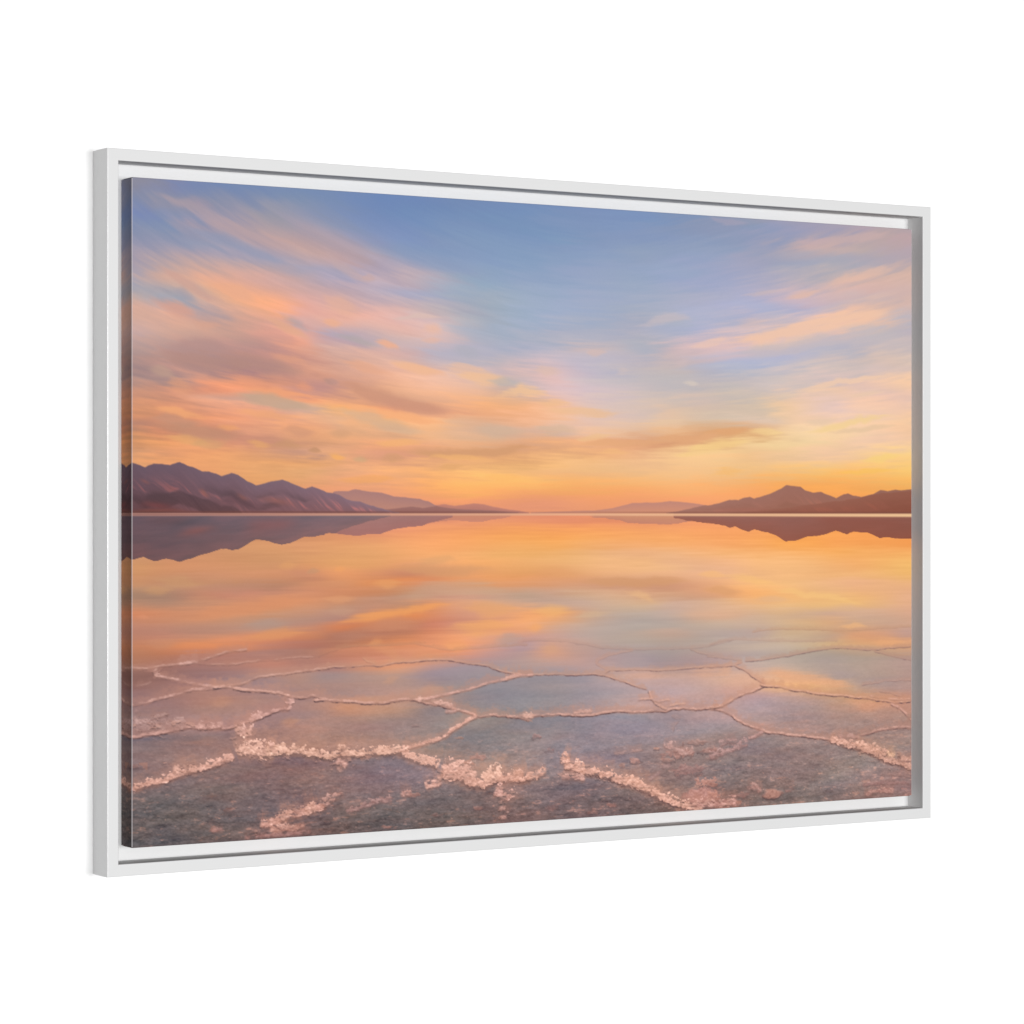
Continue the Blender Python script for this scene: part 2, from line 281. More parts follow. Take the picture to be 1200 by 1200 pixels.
# colours and lines of the printed picture, in canvas units (1200 x 800 from its top left corner)
DATA = json.loads('''{"sky":[[[140,140,157],[131,138,171],[120,137,176],[118,138,177],[122,140,177],[122,142,178],[119,140,180],[113,138,183],[113,138,183],[116,139,182],[118,141,181],[119,142,183],
[119,143,184],[121,144,185],[125,146,186],[127,148,188],[127,149,189],[129,149,185],[136,151,182],[145,154,180],[154,157,178],[160,159,181],[164,160,182],[169,162,180],[182,165,
177],[185,167,171],[185,166,171]],[[139,140,159],[132,139,171],[128,140,173],[128,141,173],[127,143,175],[127,144,175],[122,142,180],[115,139,183],[114,139,183],[115,140,182],[118,
142,182],[119,144,184],[120,146,186],[125,148,186],[127,148,186],[128,149,188],[128,151,189],[133,151,185],[141,153,182],[145,154,182],[143,156,184],[152,158,187],[161,160,185],
[170,162,180],[184,167,174],[189,168,169],[192,167,170]],[[132,140,168],[141,144,166],[142,145,167],[141,146,170],[144,149,171],[138,148,174],[127,144,179],[119,141,183],[116,142,
184],[118,143,184],[120,145,184],[121,147,185],[123,148,186],[128,150,187],[130,151,188],[132,153,190],[134,153,189],[137,153,185],[142,154,184],[144,156,185],[148,157,186],[154,
159,186],[166,162,182],[180,167,177],[188,170,172],[190,169,171],[190,167,173]],[[126,139,177],[143,145,167],[147,147,169],[155,151,169],[155,153,167],[145,150,174],[133,147,180],
[124,144,185],[121,144,186],[121,146,186],[124,147,185],[124,148,186],[124,150,187],[128,152,188],[133,153,188],[136,154,189],[136,154,189],[140,156,189],[142,157,188],[146,158,
187],[154,160,187],[176,167,180],[194,173,175],[197,175,174],[190,173,173],[186,169,176],[184,167,176]],[[124,138,181],[133,144,174],[154,151,173],[169,156,168],[168,157,166],[158,
154,171],[142,151,179],[131,148,186],[127,147,188],[126,148,186],[128,151,187],[128,152,188],[128,152,189],[130,155,189],[136,155,189],[139,157,190],[141,158,189],[145,160,190],
[147,161,190],[150,162,190],[159,163,187],[175,169,183],[178,171,183],[176,171,183],[178,170,181],[181,169,179],[187,170,176]],[[131,143,176],[135,147,176],[157,151,170],[176,158,
166],[185,162,164],[176,158,166],[159,155,174],[142,152,185],[132,151,190],[132,151,187],[133,154,188],[132,155,189],[132,155,190],[136,156,190],[139,158,192],[143,160,191],[146,
162,190],[147,162,192],[150,164,194],[156,165,193],[163,165,189],[164,167,188],[169,170,187],[174,172,184],[178,172,183],[191,174,178],[208,179,170]],[[140,147,173],[141,149,175],
[154,153,174],[176,159,169],[194,164,162],[191,163,163],[176,159,169],[154,155,180],[138,154,187],[135,155,189],[136,156,190],[135,157,191],[135,158,191],[139,160,192],[142,161,
193],[146,163,193],[150,164,192],[151,165,195],[155,166,197],[160,167,195],[166,168,193],[171,171,189],[179,174,185],[187,177,182],[195,177,179],[209,181,173],[218,184,171]],[[147,
149,173],[148,151,175],[151,155,178],[165,159,177],[183,164,172],[197,167,164],[193,165,167],[171,161,176],[149,158,186],[142,158,189],[141,160,192],[139,160,193],[139,161,193],
[144,163,194],[149,164,195],[151,165,195],[151,166,195],[155,169,198],[158,169,198],[163,169,198],[170,171,195],[178,174,191],[190,179,186],[203,181,180],[215,183,174],[219,184,
173],[217,184,174]],[[154,151,172],[161,155,172],[168,158,173],[170,161,177],[171,163,179],[186,166,173],[193,167,172],[181,165,179],[169,165,185],[153,163,189],[147,163,191],[143,
163,192],[145,164,194],[148,165,195],[152,166,196],[153,167,195],[153,168,195],[156,169,199],[162,170,200],[167,172,200],[175,174,197],[186,178,194],[204,183,187],[219,186,179],
[219,184,177],[216,184,178],[215,184,177]],[[164,155,171],[176,160,167],[186,163,165],[190,165,166],[187,165,169],[171,164,181],[172,164,183],[184,168,182],[190,172,181],[172,169,
185],[153,167,189],[147,166,193],[149,166,195],[151,168,196],[155,169,197],[156,169,196],[157,171,196],[162,172,198],[167,173,200],[172,175,201],[179,177,201],[196,182,196],[212,
186,189],[214,186,185],[209,185,184],[212,185,180],[218,186,176]],[[169,160,174],[188,164,163],[202,167,158],[210,169,158],[209,169,162],[193,167,170],[176,166,185],[189,171,184],
[192,175,185],[174,173,189],[155,171,192],[151,170,193],[154,170,195],[155,171,198],[159,171,198],[159,172,197],[162,173,197],[167,175,198],[174,177,199],[176,178,202],[179,179,
205],[200,183,197],[206,185,195],[206,186,190],[217,187,179],[222,188,175],[216,186,178]],[[171,164,177],[202,168,158],[218,170,151],[223,170,150],[212,168,159],[204,169,167],[196,
169,174],[187,172,186],[177,174,195],[171,175,194],[161,173,191],[158,172,191],[157,173,195],[159,173,199],[162,173,199],[163,173,198],[166,175,197],[171,177,198],[175,178,201],
[176,179,207],[178,181,208],[182,181,205],[191,183,202],[209,187,188],[235,192,172],[227,190,174],[202,185,186]],[[173,167,175],[182,169,171],[217,172,150],[233,172,141],[228,171,
149],[212,169,163],[208,172,170],[201,174,179],[194,176,185],[183,176,188],[171,174,188],[162,174,190],[160,175,197],[162,175,201],[163,174,199],[164,174,196],[167,175,195],[173,
178,198],[175,180,205],[181,182,205],[189,183,202],[192,185,200],[211,190,195],[237,196,180],[244,196,170],[218,190,180],[190,183,192]],[[194,170,164],[167,166,178],[201,169,158],
[239,175,139],[252,177,139],[227,171,158],[216,173,167],[219,178,173],[219,182,177],[196,180,183],[178,176,187],[165,175,191],[161,176,198],[164,176,201],[167,176,198],[169,175,
195],[173,176,193],[177,181,198],[181,183,206],[188,184,202],[200,187,196],[210,190,193],[230,195,187],[243,199,177],[218,193,182],[198,186,189],[192,182,191]],[[214,172,157],[200,
169,164],[198,166,160],[219,169,148],[245,175,142],[231,173,159],[231,176,160],[236,182,168],[225,186,181],[209,185,187],[186,181,188],[169,177,192],[164,177,199],[168,177,199],
[171,177,196],[173,176,194],[174,176,194],[174,179,201],[181,182,206],[195,186,201],[211,191,195],[224,194,190],[228,195,188],[219,192,186],[200,188,191],[197,187,191],[201,187,
189]],[[213,171,155],[219,171,153],[211,167,152],[214,165,148],[222,167,150],[217,172,165],[226,177,164],[226,181,170],[231,185,174],[222,191,187],[184,181,192],[166,176,194],[168,
177,197],[175,178,196],[176,178,195],[176,177,194],[177,177,192],[179,180,198],[198,186,199],[219,192,192],[231,196,190],[223,195,193],[206,190,197],[192,185,196],[195,186,193],
[203,189,190],[209,192,189]],[[205,169,159],[216,170,152],[209,165,149],[213,163,147],[228,165,147],[227,170,156],[191,171,182],[201,175,177],[221,183,174],[222,189,184],[187,182,
193],[172,178,195],[173,178,195],[179,180,195],[181,180,194],[181,179,192],[178,179,191],[191,182,192],[215,189,193],[226,194,191],[216,192,197],[195,187,205],[189,186,202],[193,
187,196],[204,189,189],[213,193,186],[217,196,187]],[[197,166,162],[202,164,152],[200,159,146],[199,154,143],[209,156,143],[238,169,145],[204,169,170],[196,174,179],[205,180,180],
[206,184,187],[187,181,195],[177,179,196],[178,179,197],[184,182,197],[204,186,187],[194,184,190],[180,180,193],[201,183,187],[214,189,191],[208,190,199],[191,187,207],[187,186,
207],[194,188,200],[204,190,191],[213,193,186],[221,196,184],[224,199,184]],[[186,157,153],[192,156,148],[192,152,144],[191,148,141],[204,151,140],[225,163,141],[215,172,160],[219,
177,166],[214,178,174],[190,180,192],[185,180,194],[184,180,193],[188,182,195],[194,185,197],[196,186,196],[191,184,196],[192,183,191],[203,186,186],[195,185,195],[184,185,206],
[181,185,208],[192,189,203],[203,192,195],[211,194,189],[215,195,190],[220,196,188],[223,197,185]],[[178,150,146],[187,150,143],[184,145,140],[189,144,137],[201,148,137],[213,157,
140],[219,171,154],[225,178,160],[218,180,170],[201,182,186],[193,182,190],[194,182,188],[206,186,190],[211,189,194],[197,187,200],[193,186,197],[197,186,189],[200,187,186],[189,
184,194],[186,186,200],[195,190,198],[202,192,196],[209,194,192],[216,195,190],[223,197,188],[232,200,182],[238,202,176]],[[167,140,138],[176,141,135],[178,138,134],[182,138,134],
[195,144,135],[219,159,136],[222,168,147],[231,177,154],[235,184,162],[228,188,173],[208,185,185],[208,184,184],[219,189,185],[226,192,190],[205,190,199],[198,189,196],[197,188,
190],[195,187,188],[194,186,190],[195,187,191],[200,190,192],[209,195,191],[214,195,190],[220,195,189],[233,198,182],[243,203,176],[249,206,171]],[[165,136,134],[174,139,135],[178,
138,133],[185,138,132],[199,145,132],[217,157,135],[216,162,141],[229,172,146],[241,184,155],[246,194,168],[231,191,172],[210,184,174],[203,183,184],[227,192,189],[212,193,197],
[204,192,196],[200,189,191],[195,187,189],[198,187,186],[199,189,186],[202,190,188],[208,194,191],[223,198,185],[238,201,176],[233,199,184],[237,200,183],[243,202,178]],[[178,143,
135],[181,143,135],[206,149,130],[225,154,124],[221,153,125],[202,148,137],[208,154,136],[224,167,138],[239,181,148],[247,191,160],[240,189,159],[217,181,163],[208,184,179],[223,
193,193],[216,194,199],[211,193,196],[206,191,189],[202,189,186],[204,189,183],[204,190,182],[208,192,181],[221,197,180],[231,199,180],[235,201,183],[247,205,179],[247,204,179],
[236,199,181]],[[199,147,126],[196,143,125],[226,151,121],[243,160,123],[233,160,130],[215,154,135],[214,156,132],[222,164,133],[229,172,139],[240,182,147],[242,185,148],[234,182,
145],[233,185,154],[236,193,177],[226,197,190],[218,196,191],[214,194,185],[211,192,181],[213,191,179],[213,192,176],[217,195,174],[236,201,168],[237,202,178],[233,201,190],[247,
206,181],[247,205,178],[242,202,176]],[[202,145,119],[214,150,122],[214,157,134],[210,162,143],[220,165,140],[245,168,126],[242,172,128],[227,163,128],[220,159,131],[231,171,136],
[242,179,138],[244,180,132],[246,184,140],[246,193,161],[234,198,182],[223,197,187],[219,195,182],[225,195,173],[219,193,173],[215,193,174],[220,196,174],[240,204,169],[243,206,
178],[238,204,188],[242,205,184],[246,206,176],[248,205,169]],[[215,150,114],[221,151,117],[230,159,126],[239,167,134],[230,169,142],[209,171,152],[238,177,125],[247,173,117],[239,
165,124],[227,162,131],[238,173,133],[240,176,133],[245,183,142],[247,194,159],[235,197,178],[226,196,183],[226,197,178],[232,197,168],[223,195,170],[220,196,173],[228,199,176],
[240,204,171],[246,207,174],[247,208,178],[252,211,176],[251,209,172],[247,205,167]],[[213,147,112],[212,145,113],[234,156,117],[242,164,125],[235,166,133],[241,175,136],[232,179,
141],[248,180,128],[255,183,122],[254,188,137],[228,179,144],[230,177,142],[242,185,148],[237,193,167],[235,195,174],[231,196,175],[230,195,169],[235,194,158],[225,186,151],[220,
180,145],[225,181,143],[241,203,162],[250,214,173],[253,215,173],[252,212,175],[249,207,172],[247,203,165]],[[187,135,114],[202,139,112],[216,146,116],[224,155,124],[233,165,128],
[243,172,127],[238,177,134],[233,176,134],[233,177,136],[246,187,140],[228,182,149],[222,178,150],[222,179,153],[222,184,162],[241,194,162],[237,192,158],[228,184,151],[233,183,
140],[224,171,128],[221,169,122],[228,180,129],[244,206,157],[251,216,168],[252,213,170],[249,208,175],[247,205,173],[246,203,167]],[[206,147,108],[212,143,109],[210,141,115],[213,
148,122],[222,158,126],[230,166,125],[238,173,127],[237,174,130],[239,177,133],[242,183,138],[235,184,145],[229,180,144],[226,175,141],[231,176,138],[238,179,140],[233,173,133],
[224,163,124],[220,161,120],[222,166,123],[232,185,137],[244,207,154],[247,212,159],[248,211,163],[248,207,167],[247,206,171],[247,206,167],[247,206,161]],[[215,151,108],[233,160,
109],[227,155,114],[214,148,119],[209,148,121],[220,160,124],[231,168,129],[239,170,127],[240,170,127],[236,172,132],[236,176,133],[230,172,130],[225,167,127],[228,170,127],[240,
179,130],[239,177,131],[234,176,133],[239,189,140],[245,201,147],[246,204,149],[242,199,149],[243,202,154],[245,204,161],[248,204,166],[250,207,159],[251,209,151],[250,210,145]],
[[215,155,115],[228,158,114],[238,164,114],[233,164,116],[217,157,120],[204,152,127],[230,169,127],[229,164,128],[224,159,128],[231,166,126],[235,171,124],[232,170,121],[229,170,
121],[237,179,127],[245,188,132],[243,187,137],[240,187,141],[245,197,146],[250,204,149],[249,203,148],[244,197,144],[242,198,151],[245,201,157],[249,203,157],[249,202,149],[250,
203,140],[252,205,132]],[[221,158,112],[230,160,111],[237,165,113],[234,166,114],[229,164,113],[230,166,115],[234,170,122],[233,168,126],[233,168,126],[235,172,125],[240,178,123],
[239,180,121],[240,182,123],[249,191,130],[245,191,135],[242,191,139],[243,192,142],[247,196,143],[249,199,145],[248,199,143],[245,197,140],[244,197,141],[247,199,139],[250,200,
134],[250,197,130],[251,200,125],[252,204,122]],[[224,161,113],[233,161,113],[235,163,112],[230,164,112],[228,166,114],[228,169,119],[229,168,125],[236,172,128],[243,176,124],[243,
177,120],[246,184,120],[244,185,121],[242,184,124],[243,185,128],[241,184,129],[243,187,131],[246,191,134],[248,194,137],[250,195,137],[249,193,134],[246,191,130],[247,190,124],
[249,190,117],[250,190,111],[251,188,110],[251,191,110],[251,195,110]],[[227,163,114],[235,162,113],[235,163,111],[229,162,109],[227,163,110],[229,165,116],[234,166,122],[237,168,
125],[243,172,121],[249,177,115],[255,186,115],[255,191,114],[255,189,113],[251,182,111],[248,181,114],[248,182,117],[249,184,120],[250,186,124],[252,185,122],[251,182,117],[248,
179,112],[247,176,105],[248,175,100],[249,175,98],[250,176,98],[251,178,98],[251,181,99]],[[230,163,113],[234,163,112],[233,161,109],[227,158,106],[227,157,107],[230,158,113],[237,
162,119],[239,164,122],[242,167,118],[248,173,110],[255,181,108],[253,178,108],[248,171,109],[246,169,107],[247,170,107],[247,171,108],[247,173,111],[250,177,115],[252,178,115],
[252,175,111],[249,171,106],[247,170,98],[248,170,94],[250,172,93],[250,172,93],[251,173,93],[252,175,93]],[[230,163,113],[232,161,111],[230,157,109],[226,154,105],[226,152,106],
[230,153,113],[236,157,121],[237,158,124],[239,159,119],[243,163,112],[248,168,109],[243,163,110],[237,158,112],[238,159,113],[242,162,111],[244,163,110],[244,164,111],[247,166,
112],[250,168,113],[250,168,110],[248,165,104],[246,163,97],[247,163,94],[248,164,92],[250,164,91],[250,166,91],[250,168,92]],[[228,161,113],[227,157,111],[226,153,109],[225,150,
107],[225,148,107],[229,149,113],[233,151,122],[233,151,126],[234,152,121],[238,154,115],[241,156,113],[235,154,114],[230,152,116],[232,154,117],[237,158,115],[239,158,113],[240,
158,113],[243,159,113],[246,162,114],[247,163,112],[246,161,105],[245,159,98],[245,158,94],[246,159,92],[249,159,91],[249,161,91],[248,163,91]],[[224,157,113],[222,153,111],[223,
150,109],[223,147,107],[225,145,106],[229,145,110],[231,147,119],[232,147,124],[234,149,120],[236,151,115],[238,153,113],[234,152,114],[230,151,116],[231,153,115],[234,155,113],
[236,155,112],[237,155,113],[240,158,115],[243,160,116],[245,161,114],[245,160,108],[244,158,99],[245,157,94],[246,157,92],[248,157,91],[248,159,91],[247,161,91]]],
"sky_bottom":404,"water":[[[218,148,117],[216,144,117],[214,142,115],[215,141,113],[218,142,114],[221,144,120],[221,143,127],[223,143,130],[226,145,124],[230,150,117],[233,152,
114],[233,151,113],[233,150,114],[234,149,113],[235,150,111],[235,149,110],[235,149,111],[237,152,115],[240,154,114],[242,155,111],[243,156,105],[244,157,98],[246,158,95],[248,157,
94],[248,158,93],[248,158,92],[247,159,91]],[[212,149,115],[209,145,113],[210,143,111],[210,143,110],[212,144,110],[217,145,113],[221,147,120],[224,148,123],[229,149,119],[232,151,
115],[234,152,113],[234,152,111],[234,150,110],[236,150,110],[237,150,108],[237,151,108],[237,152,109],[238,154,110],[243,157,110],[246,159,108],[246,160,103],[247,160,96],[248,
161,92],[250,161,91],[250,161,91],[249,162,90],[249,162,89]],[[207,148,113],[209,146,111],[209,145,109],[208,144,107],[210,145,105],[216,147,107],[224,151,112],[232,153,116],[239,
156,114],[243,160,110],[244,161,107],[245,162,102],[246,163,99],[246,162,99],[247,163,100],[246,163,102],[244,162,104],[246,163,106],[248,163,105],[249,164,104],[250,165,101],[249,
164,94],[250,165,91],[252,166,91],[251,164,90],[250,163,89],[249,162,89]],[[206,149,110],[209,148,110],[209,146,109],[209,147,107],[212,148,106],[215,149,107],[226,155,109],[233,
159,112],[242,163,111],[248,166,109],[249,167,104],[249,169,100],[249,171,98],[251,171,97],[250,173,102],[249,171,104],[248,170,105],[250,171,106],[250,169,105],[251,168,103],[251,
169,99],[251,168,92],[252,168,90],[252,167,91],[252,165,90],[250,163,89],[249,162,88]],[[206,149,111],[209,148,111],[210,148,109],[211,150,108],[215,153,108],[218,153,109],[225,
159,109],[231,163,110],[241,167,111],[250,171,111],[248,171,108],[245,173,106],[245,175,105],[246,175,104],[244,176,112],[244,175,116],[245,174,115],[247,175,114],[249,174,113],
[250,173,109],[250,172,102],[252,172,94],[252,170,91],[251,167,92],[250,166,92],[250,165,91],[250,163,89]],[[208,150,109],[212,148,109],[212,149,108],[212,151,108],[214,154,109],
[221,158,109],[226,162,109],[230,165,110],[239,169,112],[248,175,115],[246,176,114],[242,177,111],[241,177,110],[239,177,113],[237,178,120],[236,178,128],[238,179,131],[241,182,
132],[246,182,127],[248,182,121],[249,180,116],[250,180,112],[251,178,106],[251,176,100],[249,175,100],[249,173,100],[248,172,99]],[[209,150,105],[211,147,106],[212,148,108],[211,
149,108],[211,150,108],[219,153,107],[228,162,107],[229,162,108],[231,161,111],[237,168,117],[247,174,113],[244,174,110],[238,174,112],[238,178,118],[240,182,125],[242,184,131],
[241,184,132],[239,183,138],[241,183,138],[245,184,134],[248,186,126],[248,186,125],[248,184,120],[248,180,112],[248,177,107],[247,179,106],[247,182,107]],[[206,147,107],[202,144,
109],[206,146,111],[210,147,110],[209,145,108],[205,141,108],[229,155,106],[220,149,106],[209,141,107],[218,149,110],[232,162,112],[234,165,108],[231,165,106],[231,166,112],[238,
177,124],[243,184,133],[244,187,136],[242,187,139],[238,183,143],[240,183,140],[245,186,132],[247,188,130],[246,186,127],[246,182,121],[247,180,115],[246,183,112],[246,188,112]],
[[197,145,110],[195,143,112],[200,145,111],[195,140,109],[191,137,109],[210,145,109],[216,148,107],[222,146,97],[223,142,93],[222,145,102],[230,156,107],[233,160,106],[232,160,
107],[227,160,112],[226,163,119],[227,168,127],[229,172,131],[232,175,133],[235,178,138],[239,182,138],[243,186,133],[246,188,131],[245,186,129],[244,184,126],[245,185,125],[245,
186,120],[245,187,115]],[[171,134,111],[176,134,112],[196,136,111],[200,136,112],[196,137,112],[208,142,109],[211,142,104],[207,141,103],[205,145,109],[206,146,118],[218,156,123],
[219,159,121],[217,159,121],[217,159,122],[214,158,123],[210,155,124],[209,153,122],[213,155,123],[228,167,127],[243,180,128],[251,189,128],[247,191,131],[242,187,134],[240,183,
135],[239,181,136],[240,182,132],[240,183,126]],[[188,139,112],[180,137,114],[194,140,113],[206,142,110],[210,144,109],[215,147,109],[205,144,110],[195,142,115],[193,146,121],[202,
149,124],[212,159,134],[204,162,138],[194,161,139],[200,161,138],[209,169,140],[215,170,138],[216,165,131],[213,162,129],[220,163,127],[236,171,121],[251,182,118],[247,186,124],
[241,186,129],[239,184,132],[239,181,132],[237,180,133],[236,179,135]],[[214,140,103],[208,142,108],[209,145,111],[209,147,112],[208,149,114],[205,149,119],[192,144,121],[198,143,
116],[209,146,109],[221,149,107],[223,159,122],[216,164,131],[206,164,138],[202,166,145],[203,170,151],[212,177,150],[218,179,146],[212,173,150],[216,174,146],[228,178,137],[243,
183,127],[244,186,125],[242,187,126],[241,188,127],[240,184,125],[236,180,131],[232,177,139]],[[200,136,107],[203,140,109],[203,144,113],[199,148,120],[195,149,126],[189,144,126],
[190,138,120],[209,139,102],[226,141,90],[219,142,104],[214,151,123],[225,161,123],[237,167,116],[233,165,115],[210,168,140],[199,172,152],[200,174,154],[203,172,155],[216,176,
150],[225,180,146],[229,182,140],[233,185,134],[233,185,130],[235,186,128],[235,184,127],[232,180,132],[230,176,139]],[[190,133,112],[191,136,115],[189,139,118],[192,144,123],[196,
147,125],[197,139,115],[213,133,94],[205,131,95],[197,130,101],[207,132,106],[212,145,119],[231,161,120],[245,172,118],[229,169,126],[207,169,144],[190,168,156],[185,168,158],[192,
168,155],[211,172,147],[220,176,146],[214,177,149],[217,179,144],[212,174,143],[209,170,144],[213,172,144],[218,173,143],[222,172,143]],[[192,133,107],[196,134,110],[200,140,113],
[208,142,110],[218,141,104],[206,135,100],[182,122,100],[184,123,100],[197,130,100],[217,140,105],[225,155,119],[231,161,123],[231,166,126],[211,168,145],[198,170,155],[188,169,
159],[183,168,159],[186,168,157],[195,171,154],[203,175,154],[206,176,154],[212,178,146],[217,176,136],[219,172,133],[209,170,142],[209,169,144],[214,169,143]],[[191,130,99],[202,
131,96],[220,140,96],[219,141,103],[199,133,109],[184,122,103],[182,122,99],[200,131,97],[216,139,98],[224,147,109],[241,162,116],[225,161,130],[207,156,139],[203,161,147],[193,
166,156],[187,167,157],[186,165,152],[192,163,147],[188,166,154],[188,167,158],[193,167,155],[207,176,146],[209,174,139],[211,169,134],[214,166,132],[208,164,138],[205,164,143]],
[[182,124,98],[183,122,98],[183,123,105],[179,125,111],[173,125,114],[173,123,108],[192,128,103],[204,134,104],[217,142,106],[226,150,112],[239,159,118],[213,158,140],[187,154,
155],[207,160,142],[195,160,148],[186,164,154],[183,165,154],[183,162,150],[184,165,154],[189,169,159],[195,172,158],[204,177,152],[203,174,146],[201,166,140],[220,162,123],[215,
160,128],[199,158,143]],[[171,121,103],[166,114,100],[167,119,110],[182,129,115],[193,133,115],[181,129,115],[191,131,112],[207,140,115],[213,146,118],[219,152,117],[209,151,133],
[193,152,146],[187,153,148],[213,160,136],[195,157,145],[182,157,153],[177,159,155],[174,157,151],[182,161,152],[191,169,157],[199,177,161],[200,178,159],[204,177,148],[213,176,
135],[220,169,126],[224,166,122],[222,165,126]],[[145,105,96],[150,109,102],[154,115,111],[166,126,121],[185,137,124],[186,136,122],[177,133,124],[208,148,121],[222,157,124],[193,
150,140],[171,148,151],[174,152,152],[186,157,150],[198,159,146],[196,158,148],[182,155,153],[171,152,155],[169,151,150],[180,154,150],[187,160,155],[184,165,159],[188,168,156],
[183,165,150],[182,161,144],[192,161,137],[200,161,132],[207,161,130]],[[150,108,100],[153,112,105],[158,118,115],[158,126,126],[166,134,132],[180,140,127],[164,138,135],[181,146,
134],[190,151,135],[163,142,147],[161,145,151],[162,147,150],[169,150,150],[172,152,153],[184,155,152],[187,158,154],[177,154,155],[173,149,148],[178,151,149],[190,162,157],[198,
174,165],[194,173,160],[184,166,154],[177,159,150],[179,159,145],[182,157,143],[184,154,142]],[[149,112,110],[156,117,111],[170,126,116],[168,130,125],[165,132,130],[173,136,127],
[173,138,129],[179,143,132],[180,146,135],[165,141,140],[159,144,146],[155,143,147],[153,143,148],[156,146,151],[162,149,155],[192,162,154],[213,169,151],[201,164,150],[202,164,
150],[209,171,155],[214,176,158],[211,177,156],[194,169,153],[182,161,151],[183,160,147],[185,158,145],[186,155,145]],[[151,118,117],[159,121,116],[176,130,117],[177,134,122],[169,
132,125],[168,132,126],[170,137,130],[181,144,134],[188,148,135],[182,148,135],[159,142,140],[149,140,145],[150,141,146],[162,148,149],[166,151,155],[177,157,159],[194,164,160],
[197,166,161],[205,169,157],[218,175,153],[224,176,150],[230,180,144],[208,171,144],[182,158,149],[181,157,146],[183,155,143],[184,152,142]],[[153,124,122],[159,126,123],[171,132,
122],[173,134,125],[171,133,128],[176,136,125],[194,144,123],[198,149,126],[191,148,131],[177,145,133],[156,137,135],[144,135,141],[145,139,145],[152,143,147],[159,148,154],[171,
156,160],[184,161,161],[193,166,166],[198,166,159],[211,168,154],[221,174,150],[239,183,137],[234,180,129],[212,169,135],[180,155,145],[175,151,145],[181,151,142]],[[162,132,129],
[166,133,130],[171,135,130],[169,134,129],[163,130,128],[165,132,127],[185,140,122],[193,146,123],[180,143,126],[150,131,130],[149,135,133],[148,139,142],[150,144,148],[156,145,
147],[162,148,152],[181,159,158],[193,162,158],[194,163,161],[194,161,155],[193,159,153],[192,159,157],[203,164,149],[209,164,135],[209,163,129],[195,157,135],[183,151,140],[183,
150,141]],[[151,125,126],[166,133,129],[169,133,129],[160,126,125],[159,125,121],[175,136,126],[174,136,125],[171,137,125],[164,136,128],[151,133,131],[157,141,135],[149,138,135],
[143,136,139],[149,140,144],[158,144,149],[182,158,156],[199,164,156],[183,155,154],[188,158,155],[187,159,157],[182,157,160],[182,155,152],[187,152,140],[197,155,130],[210,159,
125],[204,154,127],[192,147,132]],[[117,104,112],[126,109,112],[143,117,114],[149,118,115],[153,120,114],[181,137,123],[171,134,123],[164,131,125],[158,132,127],[152,135,132],[153,
138,133],[147,135,132],[139,130,134],[141,134,140],[144,136,145],[150,142,151],[157,146,151],[164,144,147],[180,153,151],[186,158,156],[181,157,157],[174,150,149],[178,148,140],
[190,151,133],[199,153,130],[197,150,128],[190,145,129]],[[135,116,116],[139,114,112],[149,117,111],[157,122,115],[159,123,116],[171,131,118],[164,128,116],[160,129,120],[158,133,
127],[153,136,132],[142,130,129],[141,130,129],[142,131,133],[143,134,138],[146,136,143],[153,140,148],[156,143,151],[161,144,148],[170,148,150],[180,154,153],[181,154,149],[171,
144,141],[169,141,136],[176,144,133],[184,147,132],[186,146,130],[184,144,128]],[[137,115,114],[149,119,113],[155,121,114],[156,122,115],[157,122,116],[158,121,110],[165,128,118],
[164,131,122],[158,132,124],[149,132,127],[134,125,126],[137,128,128],[146,134,132],[150,136,137],[148,135,141],[151,137,144],[156,141,148],[158,144,148],[158,144,146],[165,146,
145],[178,148,141],[176,145,138],[172,142,135],[171,142,133],[172,142,132],[173,141,130],[173,140,127]],[[137,115,114],[149,121,116],[148,120,114],[143,115,112],[131,106,107],[126,
102,104],[134,108,107],[142,118,117],[147,126,123],[145,129,122],[138,126,124],[143,132,131],[151,137,136],[145,134,138],[149,136,141],[151,137,141],[154,138,141],[153,138,140],
[155,137,134],[154,135,131],[154,134,130],[162,138,133],[168,139,132],[169,139,130],[165,138,129],[160,135,128],[158,133,126]],[[127,111,111],[137,114,112],[137,114,110],[134,111,
107],[133,108,105],[130,105,104],[134,110,109],[132,114,116],[136,120,124],[146,128,125],[149,132,126],[152,135,129],[153,137,134],[144,132,137],[147,133,138],[150,134,137],[154,
136,135],[161,138,134],[154,135,131],[148,131,129],[143,128,129],[151,132,128],[158,134,128],[163,134,125],[163,136,126],[159,135,127],[155,134,127]],[[124,107,106],[126,107,106],
[130,109,105],[130,108,106],[129,106,105],[134,108,104],[135,113,110],[133,115,119],[134,119,124],[145,127,128],[152,134,127],[153,134,127],[152,133,129],[143,130,134],[143,128,
134],[143,127,132],[144,127,127],[148,127,122],[149,131,127],[145,130,128],[141,126,127],[148,128,124],[150,130,125],[152,133,128],[159,137,127],[158,137,128],[155,137,129]],[[117,
104,102],[119,105,102],[124,108,103],[125,108,104],[125,106,105],[133,110,105],[136,113,110],[133,114,117],[131,116,121],[135,117,118],[153,134,126],[156,135,127],[150,130,125],
[139,126,128],[143,129,130],[146,129,129],[146,127,125],[147,126,121],[144,127,123],[142,128,125],[140,124,121],[146,125,122],[150,128,122],[152,131,125],[153,135,127],[155,138,
129],[154,135,131]],[[108,101,99],[111,102,100],[117,103,100],[119,104,101],[120,104,104],[129,108,106],[136,113,109],[134,113,112],[132,115,115],[131,115,115],[138,120,115],[148,
127,122],[147,127,122],[133,118,118],[134,118,120],[142,124,122],[147,126,122],[148,126,120],[140,123,120],[136,121,120],[138,122,120],[141,123,119],[145,125,119],[149,130,122],
[151,135,127],[151,134,129],[153,133,128]],[[104,99,98],[108,101,98],[112,102,99],[114,102,101],[115,102,103],[122,103,103],[129,111,107],[126,111,110],[124,112,111],[125,113,111],
